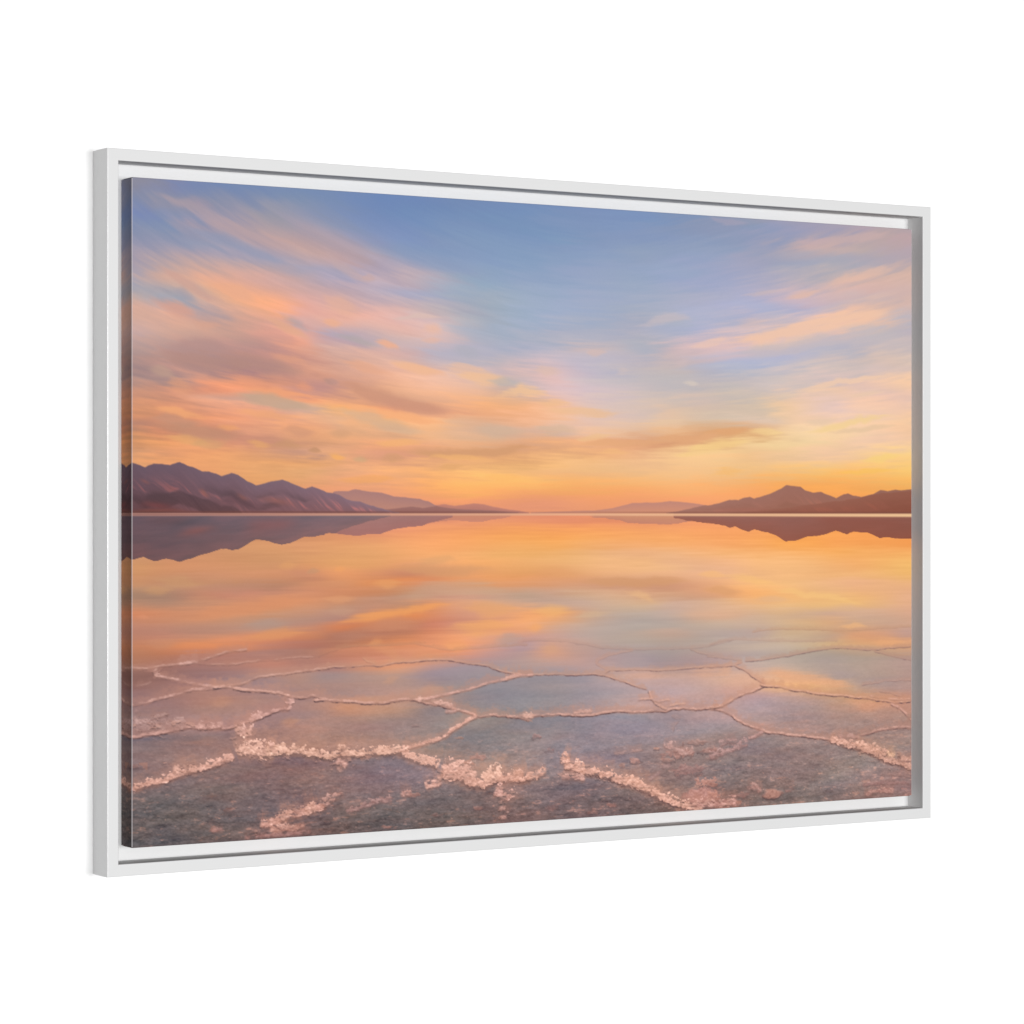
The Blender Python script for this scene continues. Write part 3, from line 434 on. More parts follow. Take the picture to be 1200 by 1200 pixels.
[122,108,106],[129,112,109],[134,117,116],[124,111,113],[124,111,113],[134,118,116],[143,123,117],[142,119,113],[137,119,115],[133,119,115],[134,118,114],[138,120,117],[141,123,
118],[145,130,122],[153,136,129],[154,134,128],[152,129,125]],[[102,97,96],[106,100,96],[108,99,96],[111,100,99],[113,100,101],[112,97,98],[121,105,100],[118,107,103],[115,106,
105],[117,106,104],[121,108,105],[128,110,106],[130,112,108],[124,109,110],[120,107,108],[126,112,109],[137,118,112],[141,118,110],[135,115,109],[132,114,109],[132,115,109],[135,
118,113],[141,124,118],[145,131,124],[148,129,124],[151,130,125],[153,129,125]],[[98,94,92],[100,94,93],[104,96,93],[109,98,96],[113,99,98],[111,97,97],[109,98,94],[109,100,97],
[108,101,98],[111,101,97],[115,102,99],[124,106,102],[127,108,103],[122,106,105],[119,105,104],[118,104,102],[128,109,105],[145,120,111],[137,114,106],[131,111,104],[131,112,105],
[130,114,108],[132,118,112],[138,123,120],[145,127,121],[149,127,122],[152,129,124]],[[94,92,91],[96,91,91],[102,94,91],[109,97,93],[114,97,95],[112,95,91],[105,92,88],[102,93,90],
[104,95,93],[107,97,92],[108,98,94],[119,102,98],[124,104,100],[119,103,101],[118,102,100],[116,101,99],[118,102,98],[133,111,102],[134,111,102],[129,109,102],[127,111,104],[126,
112,106],[127,114,108],[131,117,113],[143,124,117],[148,124,118],[148,121,117]],[[92,90,89],[95,91,91],[100,93,91],[107,94,91],[112,94,91],[109,92,89],[101,88,83],[98,87,84],[99,
90,86],[101,92,87],[104,93,90],[115,97,94],[121,101,97],[117,102,99],[116,100,99],[114,99,97],[113,99,95],[118,99,93],[123,102,95],[125,105,98],[124,108,101],[124,110,103],[125,
113,106],[128,113,108],[138,117,110],[145,120,112],[148,120,113]]],"water_top":400,"strokes":[{"p":[[7.5,11.2,7.0],[42.4,21.9,7.0],[84.8,30.2,7.0],[118.1,47.7,7.0],[151.8,58.9,
7.0],[190.7,68.9,7.0],[225.1,79.3,7.0],[257.3,91.0,7.0]],"w":7,"c":[186,162,166],"o":0.45,"s":3},{"p":[[49.4,21.5,7.0],[80.0,21.9,7.0],[103.8,29.1,7.0],[122.9,49.6,7.0]],"w":7,
"c":[165,150,165],"o":0.35,"s":4},{"p":[[42.4,41.1,6.0],[77.7,58.5,6.0],[122.9,66.9,6.0],[161.4,80.2,6.0],[198.0,91.5,6.0],[247.4,100.2,6.0]],"w":6,"c":[134,150,182],"o":0.3,
"s":5},{"p":[[0.6,45.5,8.0],[42.4,43.2,8.0],[65.9,46.2,8.0]],"w":8,"c":[130,144,182],"o":0.2,"s":6},{"p":[[7.5,100.3,5.0],[37.7,107.4,5.0],[65.9,119.0,5.0],[94.2,135.0,5.0],[122.9,
146.8,5.0],[151.8,154.3,5.0]],"w":5,"c":[205,162,150],"o":0.5,"s":7},{"p":[[94.2,124.2,8.0],[118.1,125.4,8.0],[142.1,130.9,8.0],[161.4,138.8,8.0],[176.0,151.3,8.0]],"w":8,"c":[236,
174,142],"o":0.75,"s":8},{"p":[[161.4,143.1,6.0],[180.9,159.8,6.0],[205.4,172.0,6.0],[232.5,182.1,6.0],[257.3,193.4,6.0]],"w":6,"c":[228,172,142],"o":0.65,"s":9},{"p":[[42.4,126.4,
6.0],[65.9,134.0,6.0],[82.4,144.0,6.0],[99.0,149.8,6.0]],"w":6,"c":[160,156,170],"o":0.4,"s":10},{"p":[[2.9,133.3,8.0],[28.4,144.0,8.0],[56.4,153.6,8.0],[84.8,165.4,8.0],[113.3,
175.2,8.0]],"w":8,"c":[216,160,142],"o":0.6,"s":11},{"p":[[61.1,164.1,6.0],[89.5,171.7,6.0],[113.3,173.0,6.0],[142.1,169.9,6.0]],"w":6,"c":[222,166,142],"o":0.4,"s":12},
{"p":[[180.9,153.3,5.0],[200.5,159.1,5.0],[225.1,169.2,5.0],[257.3,183.5,5.0]],"w":5,"c":[172,164,170],"o":0.45,"s":13},{"p":[[7.5,200.0,10.0],[54.1,202.8,10.0],[103.8,201.3,10.0],
[161.4,203.9,10.0]],"w":10,"c":[178,142,138],"o":0.5,"s":14},{"p":[[101.4,218.6,9.0],[137.3,219.8,9.0],[176.0,223.1,9.0]],"w":9,"c":[178,136,126],"o":0.5,"s":15},{"p":[[161.4,
199.6,7.0],[198.0,207.2,7.0],[235.0,214.9,7.0],[259.8,223.1,7.0]],"w":7,"c":[226,162,132],"o":0.5,"s":16},{"p":[[240.4,54.4,6.0],[257.8,71.1,6.0],[277.9,90.0,6.0],[308.1,106.4,
6.0],[333.5,107.5,6.0],[354.0,102.2,6.0]],"w":6,"c":[196,170,170],"o":0.45,"s":17},{"p":[[308.1,106.4,5.0],[323.3,106.9,5.0],[338.6,106.2,5.0]],"w":5,"c":[206,172,166],"o":0.4,
"s":18},{"p":[[247.9,120.0,12.0],[267.8,136.8,12.0],[293.0,142.5,12.0],[318.3,150.4,12.0],[331.0,161.1,12.0]],"w":12,"c":[230,178,156],"o":0.5,"s":19},{"p":[[247.9,161.8,7.0],
[272.8,165.3,7.0],[293.0,166.8,7.0]],"w":7,"c":[240,178,142],"o":0.5,"s":20},{"p":[[331.0,158.9,3.5],[369.4,155.3,3.5],[395.3,151.0,3.5],[421.4,151.2,3.5],[442.4,151.8,3.5],[460.9,
149.3,3.5]],"w":3.5,"c":[220,190,182],"o":0.8,"s":21,"j":1},{"p":[[384.9,174.9,10.0],[405.7,167.5,10.0],[426.6,169.0,10.0],[442.4,178.7,10.0]],"w":10,"c":[236,188,166],"o":0.6,
"s":22},{"p":[[390.1,183.7,4.0],[421.4,181.6,4.0],[442.4,177.6,4.0]],"w":4,"c":[236,184,160],"o":0.4,"s":23},{"p":[[318.3,181.5,5.0],[338.6,185.3,5.0],[359.1,191.4,5.0],[379.8,
199.7,5.0]],"w":5,"c":[236,178,150],"o":0.8,"s":24},{"p":[[247.9,172.8,6.0],[272.8,178.6,6.0],[308.1,184.1,6.0],[333.5,192.2,6.0],[356.6,200.4,6.0]],"w":6,"c":[180,168,168],
"o":0.6,"s":25},{"p":[[336.1,209.9,7.0],[361.7,213.7,7.0],[400.5,217.1,7.0],[437.1,227.5,7.0],[458.2,231.5,7.0]],"w":7,"c":[240,184,150],"o":0.6,"s":26},{"p":[[410.9,212.4,8.0],
[442.4,216.0,8.0],[479.5,219.6,8.0],[519.6,223.1,8.0]],"w":8,"c":[236,190,160],"o":0.5,"s":27},{"p":[[247.9,201.4,7.0],[285.4,213.5,7.0],[336.1,221.1,7.0],[379.8,231.1,7.0]],"w":7,
"c":[228,168,138],"o":0.5,"s":28},{"p":[[247.9,232.2,8.0],[262.8,236.2,8.0],[287.9,240.0,8.0]],"w":8,"c":[186,146,138],"o":0.5,"s":29},{"p":[[426.6,193.9,8.0],[468.8,192.6,8.0],
[506.2,198.4,8.0]],"w":8,"c":[176,176,186],"o":0.4,"s":30},{"p":[[247.9,236.6,9.0],[272.8,238.2,9.0],[298.0,242.0,9.0],[328.4,252.4,9.0],[364.3,260.6,9.0],[400.5,266.6,9.0],[442.4,
270.3,9.0],[479.5,276.5,9.0]],"w":9,"c":[204,148,124],"o":0.6,"s":31},{"p":[[247.9,230.0,8.0],[262.8,235.1,8.0],[277.9,244.7,8.0]],"w":8,"c":[186,144,132],"o":0.5,"s":32},
{"p":[[247.9,256.4,5.0],[277.9,260.2,5.0],[313.2,270.5,5.0],[354.0,276.5,5.0],[390.1,281.4,5.0],[426.6,286.4,5.0],[466.2,290.3,5.0]],"w":5,"c":[248,178,128],"o":0.75,"s":33},
{"p":[[336.1,209.9,6.0],[356.6,209.4,6.0],[390.1,217.4,6.0],[426.6,222.1,6.0],[442.4,222.8,6.0]],"w":6,"c":[242,188,150],"o":0.5,"s":34},{"p":[[426.6,227.7,9.0],[479.5,228.7,9.0],
[522.3,232.2,9.0],[554.8,245.3,9.0]],"w":9,"c":[244,194,150],"o":0.5,"s":35},{"p":[[479.5,256.0,7.0],[519.6,248.3,7.0],[546.7,242.0,7.0],[573.9,244.8,7.0],[615.1,253.2,7.0]],"w":7,
"c":[248,198,150],"o":0.6,"s":36},{"p":[[484.8,230.9,6.0],[522.3,232.2,6.0],[560.2,233.6,6.0]],"w":6,"c":[186,180,178],"o":0.5,"s":37},{"p":[[247.9,269.6,8.0],[285.4,273.3,8.0],
[328.4,283.6,8.0],[379.8,296.2,8.0],[442.4,304.3,8.0]],"w":8,"c":[210,178,150],"o":0.5,"s":38},{"p":[[447.7,295.2,9.0],[492.8,294.5,9.0],[533.1,296.2,9.0],[573.9,293.3,9.0]],"w":9,
"c":[208,180,156],"o":0.5,"s":39},{"p":[[303.1,310.6,5.0],[348.9,313.4,5.0],[390.1,309.5,5.0],[426.6,307.9,5.0]],"w":5,"c":[244,180,118],"o":0.55,"s":40},{"p":[[247.9,301.5,7.0],
[285.4,302.0,7.0],[318.3,300.4,7.0]],"w":7,"c":[210,160,124],"o":0.5,"s":41},{"p":[[328.4,317.0,6.0],[369.4,322.1,6.0],[410.9,323.9,6.0],[458.2,324.5,6.0],[506.2,322.8,6.0],[560.2,
314.2,6.0],[601.3,310.2,6.0]],"w":6,"c":[214,158,116],"o":0.75,"s":42,"j":2},{"p":[[323.3,334.8,6.0],[361.7,332.2,6.0],[390.1,332.0,6.0]],"w":6,"c":[212,158,114],"o":0.5,"s":43},
{"p":[[257.8,326.6,4.0],[277.9,330.8,4.0],[298.0,331.8,4.0]],"w":4,"c":[248,178,104],"o":0.6,"s":44},{"p":[[293.0,332.9,4.0],[318.3,332.7,4.0],[331.0,334.8,4.0]],"w":4,"c":[208,
172,130],"o":0.5,"s":45},{"p":[[374.6,332.1,3.5],[426.6,329.3,3.5],[479.5,329.9,3.5],[522.3,326.1,3.5]],"w":3.5,"c":[246,184,118],"o":0.5,"s":46},{"p":[[405.7,340.8,4.0],[442.4,
341.6,4.0],[479.5,337.9,4.0]],"w":4,"c":[222,166,110],"o":0.4,"s":47},{"p":[[479.5,351.6,4.0],[519.6,355.9,4.0],[560.2,353.3,4.0]],"w":4,"c":[250,186,112],"o":0.4,"s":48},
{"p":[[247.9,359.7,5.0],[298.0,361.7,5.0],[354.0,358.0,5.0],[390.1,358.9,5.0]],"w":5,"c":[240,168,98],"o":0.4,"s":49},{"p":[[7.5,202.1,10.0],[54.1,213.5,10.0],[103.8,216.4,10.0],
[151.8,215.0,10.0],[185.8,220.6,10.0],[230.0,228.2,10.0],[272.3,238.2,10.0]],"w":10,"c":[180,140,130],"o":0.55,"s":50},{"p":[[113.3,238.7,6.0],[146.9,245.5,6.0],[180.9,252.3,6.0],
[210.3,255.0,6.0],[239.9,256.5,6.0],[274.9,266.8,6.0]],"w":6,"c":[240,164,122],"o":0.75,"s":51},{"p":[[205.4,239.8,6.0],[235.0,245.7,6.0],[259.8,247.3,6.0]],"w":6,"c":[236,158,
122],"o":0.5,"s":52},{"p":[[103.8,244.4,8.0],[125.3,254.7,8.0],[156.6,260.5,8.0],[185.8,262.0,8.0],[235.0,269.8,8.0],[272.3,273.5,8.0]],"w":8,"c":[196,166,142],"o":0.65,"s":53},
{"p":[[0.6,223.5,6.0],[23.7,229.2,6.0],[47.1,235.0,6.0],[70.6,240.9,6.0]],"w":6,"c":[192,158,140],"o":0.5,"s":54},{"p":[[28.4,239.7,8.0],[65.9,247.4,8.0],[94.2,257.5,8.0]],"w":8,
"c":[224,158,124],"o":0.5,"s":55},{"p":[[0.6,271.2,5.0],[23.7,274.9,5.0],[56.4,278.6,5.0],[89.5,283.4,5.0],[122.9,287.1,5.0]],"w":5,"c":[240,168,118],"o":0.7,"s":56},{"p":[[0.6,
282.8,6.0],[37.7,286.4,6.0],[75.3,290.0,6.0],[113.3,289.4,6.0]],"w":6,"c":[196,146,122],"o":0.5,"s":57},{"p":[[99.0,293.9,4.0],[127.7,297.8,4.0],[151.8,299.6,4.0]],"w":4,"c":[240,
166,112],"o":0.55,"s":58},{"p":[[0.6,287.0,8.0],[42.4,297.0,8.0],[89.5,302.7,8.0],[137.3,306.3,8.0],[185.8,312.2,8.0]],"w":8,"c":[190,142,116],"o":0.55,"s":59},{"p":[[103.8,278.8,
6.0],[151.8,277.9,6.0],[200.5,283.6,6.0],[254.9,284.8,6.0]],"w":6,"c":[240,170,116],"o":0.4,"s":60},{"p":[[180.9,297.0,7.0],[225.1,298.5,7.0],[272.3,302.2,7.0]],"w":7,"c":[206,150,
122],"o":0.5,"s":61},{"p":[[23.7,305.8,5.0],[56.4,308.5,5.0],[94.2,315.5,5.0],[118.1,319.5,5.0]],"w":5,"c":[228,170,112],"o":0.5,"s":62},{"p":[[65.9,315.9,6.0],[113.3,316.3,6.0],
[137.3,309.6,6.0]],"w":6,"c":[206,160,116],"o":0.4,"s":63},{"p":[[137.3,309.6,5.0],[176.0,316.6,5.0],[200.5,322.9,5.0]],"w":5,"c":[232,170,110],"o":0.5,"s":64},{"p":[[230.0,324.8,
8.0],[244.9,322.4,8.0],[259.8,327.7,8.0]],"w":8,"c":[196,146,110],"o":0.6,"s":65},{"p":[[166.3,314.6,6.0],[210.3,316.2,6.0],[249.9,320.1,6.0]],"w":6,"c":[200,150,112],"o":0.5,
"s":66},{"p":[[828.3,-3.0,4.0],[863.7,4.7,4.0],[899.4,7.6,4.0],[935.5,6.9,4.0]],"w":4,"c":[168,162,182],"o":0.5,"s":67},{"p":[[947.6,36.6,7.0],[987.2,35.9,7.0],[1027.2,29.0,7.0],
[1064.6,23.5,7.0],[1108.6,15.1,7.0],[1153.2,10.4,7.0],[1198.2,5.6,7.0]],"w":7,"c":[204,176,174],"o":0.6,"s":68},{"p":[[971.9,25.7,5.0],[1027.2,25.4,5.0],[1077.1,19.2,5.0]],"w":5,
"c":[196,172,178],"o":0.4,"s":69},{"p":[[1014.9,89.7,7.0],[1058.3,80.5,7.0],[1096.0,69.0,7.0],[1140.4,62.1,7.0],[1199.9,54.4,7.0]],"w":7,"c":[230,190,172],"o":0.55,"s":70},
{"p":[[947.6,111.9,5.0],[971.9,106.5,5.0],[1002.5,102.4,5.0],[1039.6,91.1,5.0],[1077.1,84.6,5.0]],"w":5,"c":[226,188,174],"o":0.7,"s":71},{"p":[[884.5,107.1,4.0],[923.4,103.1,4.0],
[959.7,96.8,4.0],[990.3,89.5,4.0]],"w":4,"c":[208,186,184],"o":0.4,"s":72},{"p":[[845.9,173.3,9.0],[893.4,168.2,9.0],[941.5,160.6,9.0],[990.3,149.3,9.0],[1039.6,140.3,9.0],[1083.4,
128.9,9.0],[1134.0,119.6,9.0],[1199.9,102.1,9.0]],"w":9,"c":[244,200,172],"o":0.7,"s":73},{"p":[[875.5,182.0,6.0],[941.5,175.2,6.0],[996.4,166.2,6.0],[1039.6,155.0,6.0],[1089.7,
146.0,6.0]],"w":6,"c":[236,200,176],"o":0.5,"s":74},{"p":[[863.7,146.3,6.0],[911.4,142.3,6.0],[965.8,135.5,6.0]],"w":6,"c":[212,188,186],"o":0.4,"s":75},{"p":[[845.9,192.4,8.0],
[905.4,184.7,8.0],[959.7,179.5,8.0],[1014.9,168.1,8.0],[1077.1,156.3,8.0],[1137.2,141.9,8.0],[1199.9,129.7,8.0]],"w":8,"c":[200,188,192],"o":0.55,"s":76},{"p":[[953.6,241.6,4.0],
[1002.5,232.0,4.0],[1052.1,222.3,4.0],[1096.0,215.1,4.0],[1140.4,209.0,4.0],[1199.9,202.5,4.0]],"w":4,"c":[244,206,176],"o":0.6,"s":77},{"p":[[1058.3,243.1,4.0],[1096.0,237.4,4.0],
[1140.4,231.5,4.0],[1185.3,228.0,4.0]],"w":4,"c":[240,206,174],"o":0.45,"s":78},{"p":[[702.5,159.8,6.0],[742.4,149.1,6.0],[777.0,140.8,6.0],[811.9,139.5,6.0],[847.1,150.2,6.0]],
"w":6,"c":[206,190,192],"o":0.45,"s":79},{"p":[[640.7,189.8,4.0],[665.9,188.6,4.0],[688.4,187.3,4.0]],"w":4,"c":[214,188,182],"o":0.6,"s":80},{"p":[[800.2,180.4,6.0],[835.3,174.6,
6.0],[870.8,166.3,6.0],[897.6,163.0,6.0]],"w":6,"c":[238,200,182],"o":0.5,"s":81},{"p":[[765.4,207.5,6.0],[800.2,199.4,6.0],[835.3,191.3,6.0]],"w":6,"c":[214,190,188],"o":0.4,
"s":82},{"p":[[547.2,220.2,7.0],[579.9,214.7,7.0],[607.4,216.3,7.0],[626.8,218.1,7.0]],"w":7,"c":[222,190,176],"o":0.55,"s":83},{"p":[[682.7,219.0,6.0],[713.9,213.6,6.0],[736.7,
215.3,6.0]],"w":6,"c":[214,194,188],"o":0.45,"s":84},{"p":[[547.2,250.0,6.0],[588.1,256.1,6.0],[635.1,258.6,6.0],[651.8,257.1,6.0]],"w":6,"c":[244,192,144],"o":0.6,"s":85},
{"p":[[547.2,266.1,6.0],[590.9,266.4,6.0],[651.8,268.8,6.0],[702.5,269.0,6.0],[748.2,267.0,6.0]],"w":6,"c":[240,190,142],"o":0.5,"s":86},{"p":[[547.2,289.1,7.0],[601.9,292.8,7.0],
[663.0,289.6,7.0]],"w":7,"c":[214,182,152],"o":0.4,"s":87},{"p":[[615.7,299.6,4.0],[640.7,302.7,4.0],[674.3,298.8,4.0],[713.9,294.7,4.0]],"w":4,"c":[240,194,144],"o":0.55,"s":88},
{"p":[[612.9,313.5,5.0],[646.3,309.6,5.0],[679.9,308.1,5.0],[713.9,308.8,5.0],[748.2,307.2,5.0],[788.6,303.1,5.0],[829.4,301.4,5.0],[864.8,291.3,5.0],[906.6,288.3,5.0]],"w":5,
"c":[230,172,126],"o":0.6,"s":89,"j":3},{"p":[[823.6,294.3,5.0],[858.9,290.2,5.0],[903.6,285.9,5.0],[942.7,287.7,5.0]],"w":5,"c":[228,168,118],"o":0.6,"s":90},{"p":[[759.7,323.6,
7.0],[800.2,323.2,7.0],[847.1,310.7,7.0],[888.6,306.6,7.0],[948.8,302.2,7.0]],"w":7,"c":[248,208,140],"o":0.6,"s":91},{"p":[[643.5,324.8,4.0],[691.2,319.6,4.0],[736.7,320.3,4.0]],
"w":4,"c":[246,190,128],"o":0.4,"s":92},{"p":[[728.1,288.6,5.0],[759.7,281.0,5.0],[800.2,273.2,5.0],[844.2,268.9,5.0]],"w":5,"c":[232,200,168],"o":0.45,"s":93},{"p":[[794.4,228.1,
3.5],[817.7,225.7,3.5],[841.2,225.8,3.5]],"w":3.5,"c":[222,206,192],"o":0.5,"s":94},{"p":[[823.6,354.0,7.0],[873.7,346.5,7.0],[933.7,346.0,7.0]],"w":7,"c":[250,186,104],"o":0.4,
"s":95},{"p":[[984.1,292.0,5.0],[1027.2,286.5,5.0],[1064.6,281.0,5.0],[1108.6,270.4,5.0],[1153.2,264.6,5.0],[1199.9,258.8,5.0]],"w":5,"c":[246,212,150],"o":0.6,"s":96},
{"p":[[899.4,288.4,6.0],[935.5,290.3,6.0],[971.9,293.4,6.0],[996.4,301.6,6.0]],"w":6,"c":[248,212,148],"o":0.5,"s":97},{"p":[[1014.9,298.9,4.0],[1052.1,291.0,4.0],[1102.3,285.3,
4.0],[1153.2,279.6,4.0],[1198.2,276.4,4.0]],"w":4,"c":[228,196,160],"o":0.5,"s":98},{"p":[[984.1,274.9,5.0],[1039.6,274.0,5.0],[1089.7,268.2,5.0]],"w":5,"c":[226,200,172],"o":0.4,
"s":99},{"p":[[1089.7,330.1,5.0],[1140.4,324.6,5.0],[1199.9,319.0,5.0]],"w":5,"c":[252,214,128],"o":0.55,"s":100},{"p":[[1045.9,346.4,3.5],[1089.7,343.7,3.5],[1140.4,342.0,3.5],
[1199.9,340.3,3.5]],"w":3.5,"c":[252,196,96],"o":0.5,"s":101},{"p":[[947.6,242.7,3.5],[984.1,238.3,3.5],[1014.9,235.2,3.5]],"w":3.5,"c":[226,202,180],"o":0.4,"s":102}],
"wstrokes":[{"p":[[0.6,478.2,7.0],[42.4,482.9,7.0],[84.8,485.6,7.0],[122.9,484.0,7.0]],"w":7,"c":[206,158,112],"o":0.4,"s":3},{"p":[[42.4,495.7,7.0],[89.5,492.1,7.0],[137.3,492.8,
7.0],[176.0,486.8,7.0],[222.6,483.0,7.0]],"w":7,"c":[190,138,116],"o":0.5,"s":4},{"p":[[0.6,495.1,6.0],[42.4,493.6,6.0],[65.9,489.6,6.0]],"w":6,"c":[216,160,108],"o":0.4,"s":5},
{"p":[[185.8,467.3,7.0],[210.3,464.3,7.0],[230.0,465.6,7.0]],"w":7,"c":[226,162,108],"o":0.5,"s":6},{"p":[[230.0,474.4,7.0],[242.4,472.3,7.0],[257.3,474.7,7.0]],"w":7,"c":[196,150,
116],"o":0.5,"s":7},{"p":[[0.6,524.8,6.0],[14.5,525.0,6.0],[28.4,527.4,6.0]],"w":6,"c":[222,148,112],"o":0.5,"s":8},{"p":[[30.7,529.6,8.0],[89.5,526.5,8.0],[137.3,518.8,8.0],
[185.8,513.1,8.0],[235.0,508.4,8.0],[272.3,507.9,8.0]],"w":8,"c":[222,148,106],"o":0.6,"s":9},{"p":[[113.3,544.2,8.0],[151.8,538.5,8.0],[198.0,535.1,8.0],[247.4,531.7,8.0]],"w":8,
"c":[176,150,138],"o":0.6,"s":10},{"p":[[122.9,559.5,8.0],[156.6,553.8,8.0],[190.7,550.2,8.0],[222.6,546.6,8.0],[259.8,540.8,8.0]],"w":8,"c":[222,152,104],"o":0.7,"s":11},
{"p":[[0.6,554.4,7.0],[42.4,557.6,7.0],[77.7,556.3,7.0]],"w":7,"c":[196,146,118],"o":0.3,"s":12},{"p":[[42.4,508.5,7.0],[89.5,505.0,7.0],[137.3,501.4,7.0]],"w":7,"c":[206,146,112],
"o":0.4,"s":13},{"p":[[267.8,472.6,7.0],[285.4,469.4,7.0],[295.5,470.7,7.0]],"w":7,"c":[240,164,104],"o":0.6,"s":14},{"p":[[331.0,468.8,7.0],[379.8,471.5,7.0],[426.6,474.3,7.0],
[479.5,472.6,7.0],[533.1,475.5,7.0]],"w":7,"c":[214,156,110],"o":0.6,"s":15},{"p":[[374.6,462.5,5.0],[426.6,458.5,5.0],[468.8,462.3,5.0]],"w":5,"c":[216,162,112],"o":0.4,"s":16},
{"p":[[313.2,488.6,6.0],[348.9,490.2,6.0],[379.8,487.2,6.0]],"w":6,"c":[234,166,108],"o":0.5,"s":17},{"p":[[247.9,507.6,6.0],[282.9,508.1,6.0],[313.2,508.6,6.0]],"w":6,"c":[226,
160,116],"o":0.5,"s":18},{"p":[[336.1,504.5,9.0],[387.5,500.8,9.0],[442.4,497.1,9.0],[506.2,498.0,9.0],[560.2,501.1,9.0]],"w":9,"c":[202,166,136],"o":0.5,"s":19},{"p":[[247.9,
520.7,7.0],[285.4,523.6,7.0],[318.3,522.0,7.0]],"w":7,"c":[204,158,130],"o":0.4,"s":20},{"p":[[247.9,542.7,6.0],[293.0,534.8,6.0],[333.5,530.1,6.0],[369.4,524.1,6.0],[405.7,521.3,
6.0],[442.4,512.9,6.0],[466.2,508.8,6.0]],"w":6,"c":[244,164,98],"o":0.75,"s":21},{"p":[[277.9,547.8,9.0],[323.3,542.1,9.0],[369.4,538.6,9.0],[413.6,535.0,9.0],[442.4,528.8,9.0]],
"w":9,"c":[206,140,108],"o":0.7,"s":22},{"p":[[247.9,558.1,8.0],[272.8,556.5,8.0],[313.2,551.9,8.0],[354.0,551.7,8.0]],"w":8,"c":[188,132,108],"o":0.5,"s":23},{"p":[[313.2,566.3,
7.0],[333.5,562.4,7.0],[354.0,560.6,7.0]],"w":7,"c":[232,158,106],"o":0.5,"s":24},{"p":[[413.6,550.8,10.0],[453.0,547.1,10.0],[506.2,546.0,10.0],[560.2,547.1,10.0]],"w":10,
"c":[242,172,108],"o":0.6,"s":25},{"p":[[442.4,526.5,8.0],[479.5,520.4,8.0],[522.3,525.7,8.0],[560.2,526.4,8.0]],"w":8,"c":[234,168,110],"o":0.5,"s":26},{"p":[[416.2,564.4,8.0],
[453.0,572.0,8.0],[484.8,570.6,8.0]],"w":8,"c":[240,168,112],"o":0.5,"s":27},{"p":[[298.0,557.1,7.0],[328.4,566.7,7.0],[369.4,585.6,7.0],[323.3,588.8,7.0]],"w":7,"c":[222,156,112],
"o":0.3,"s":28},{"p":[[492.8,568.5,8.0],[533.1,564.9,8.0],[565.7,563.3,8.0]],"w":8,"c":[178,158,152],"o":0.5,"s":29},{"p":[[336.1,615.9,12.0],[354.0,612.0,12.0],[374.6,605.9,
12.0]],"w":12,"c":[216,158,124],"o":0.3,"s":30},{"p":[[379.8,628.5,12.0],[416.2,625.2,12.0],[447.7,631.9,12.0]],"w":12,"c":[216,156,126],"o":0.35,"s":31},{"p":[[252.9,644.1,12.0],
[287.9,640.9,12.0],[328.4,646.8,12.0]],"w":12,"c":[206,148,116],"o":0.4,"s":32},{"p":[[547.2,475.6,6.0],[588.1,476.0,6.0],[629.6,481.1,6.0],[663.0,482.7,6.0]],"w":6,"c":[232,166,
112],"o":0.5,"s":33},{"p":[[610.2,490.2,6.0],[651.8,490.7,6.0],[691.2,490.1,6.0],[742.4,493.1,6.0],[788.6,492.5,6.0],[823.6,490.5,6.0],[847.1,490.8,6.0]],"w":6,"c":[214,156,112],
"o":0.75,"s":34},{"p":[[817.7,500.0,6.0],[853.0,505.3,6.0],[882.7,508.1,6.0],[924.6,508.7,6.0]],"w":6,"c":[222,162,114],"o":0.7,"s":35},{"p":[[696.8,500.7,5.0],[731.0,508.2,5.0],
[765.4,523.0,5.0],[782.8,525.6,5.0]],"w":5,"c":[238,188,136],"o":0.5,"s":36},{"p":[[547.2,526.1,7.0],[579.9,526.7,7.0],[612.9,529.6,7.0],[646.3,530.3,7.0]],"w":7,"c":[244,184,118],
"o":0.6,"s":37},{"p":[[547.2,546.8,8.0],[563.5,549.5,8.0],[590.9,550.0,8.0]],"w":8,"c":[246,172,110],"o":0.6,"s":38},{"p":[[612.9,541.2,5.0],[663.0,532.9,5.0],[702.5,528.9,5.0]],
"w":5,"c":[214,180,146],"o":0.5,"s":39},{"p":[[563.5,574.8,10.0],[596.4,577.9,10.0],[624.0,580.9,10.0]],"w":10,"c":[216,164,130],"o":0.5,"s":40},{"p":[[817.7,483.3,5.0],[853.0,
483.7,5.0],[888.6,488.9,5.0]],"w":5,"c":[250,190,124],"o":0.5,"s":41},{"p":[[845.9,483.6,5.0],[905.4,489.1,5.0],[953.6,497.0,5.0],[984.1,507.2,5.0]],"w":5,"c":[252,196,124],
"o":0.5,"s":42},{"p":[[923.4,503.9,4.0],[990.3,509.7,4.0],[1058.3,518.1,4.0],[1121.3,529.0,4.0],[1140.4,531.8,4.0]],"w":4,"c":[250,200,130],"o":0.5,"s":43},{"p":[[899.4,518.0,5.0],
[947.6,518.8,5.0],[1002.5,522.1,5.0]],"w":5,"c":[222,180,146],"o":0.4,"s":44},{"p":[[1027.2,529.9,7.0],[1089.7,535.9,7.0],[1153.2,542.1,7.0]],"w":7,"c":[222,180,148],"o":0.4,
"s":45},{"p":[[1058.3,557.5,4.0],[1096.0,558.3,4.0],[1134.0,561.6,4.0]],"w":4,"c":[244,186,130],"o":0.6,"s":46},{"p":[[1114.9,578.6,7.0],[1153.2,582.0,7.0],[1199.9,581.8,7.0]],
"w":7,"c":[236,172,124],"o":0.6,"s":47},{"p":[[905.4,612.3,8.0],[953.6,618.5,8.0],[1002.5,628.5,8.0],[1039.6,633.3,8.0],[1083.4,642.1,8.0],[1121.3,652.0,8.0]],"w":8,"c":[238,174,
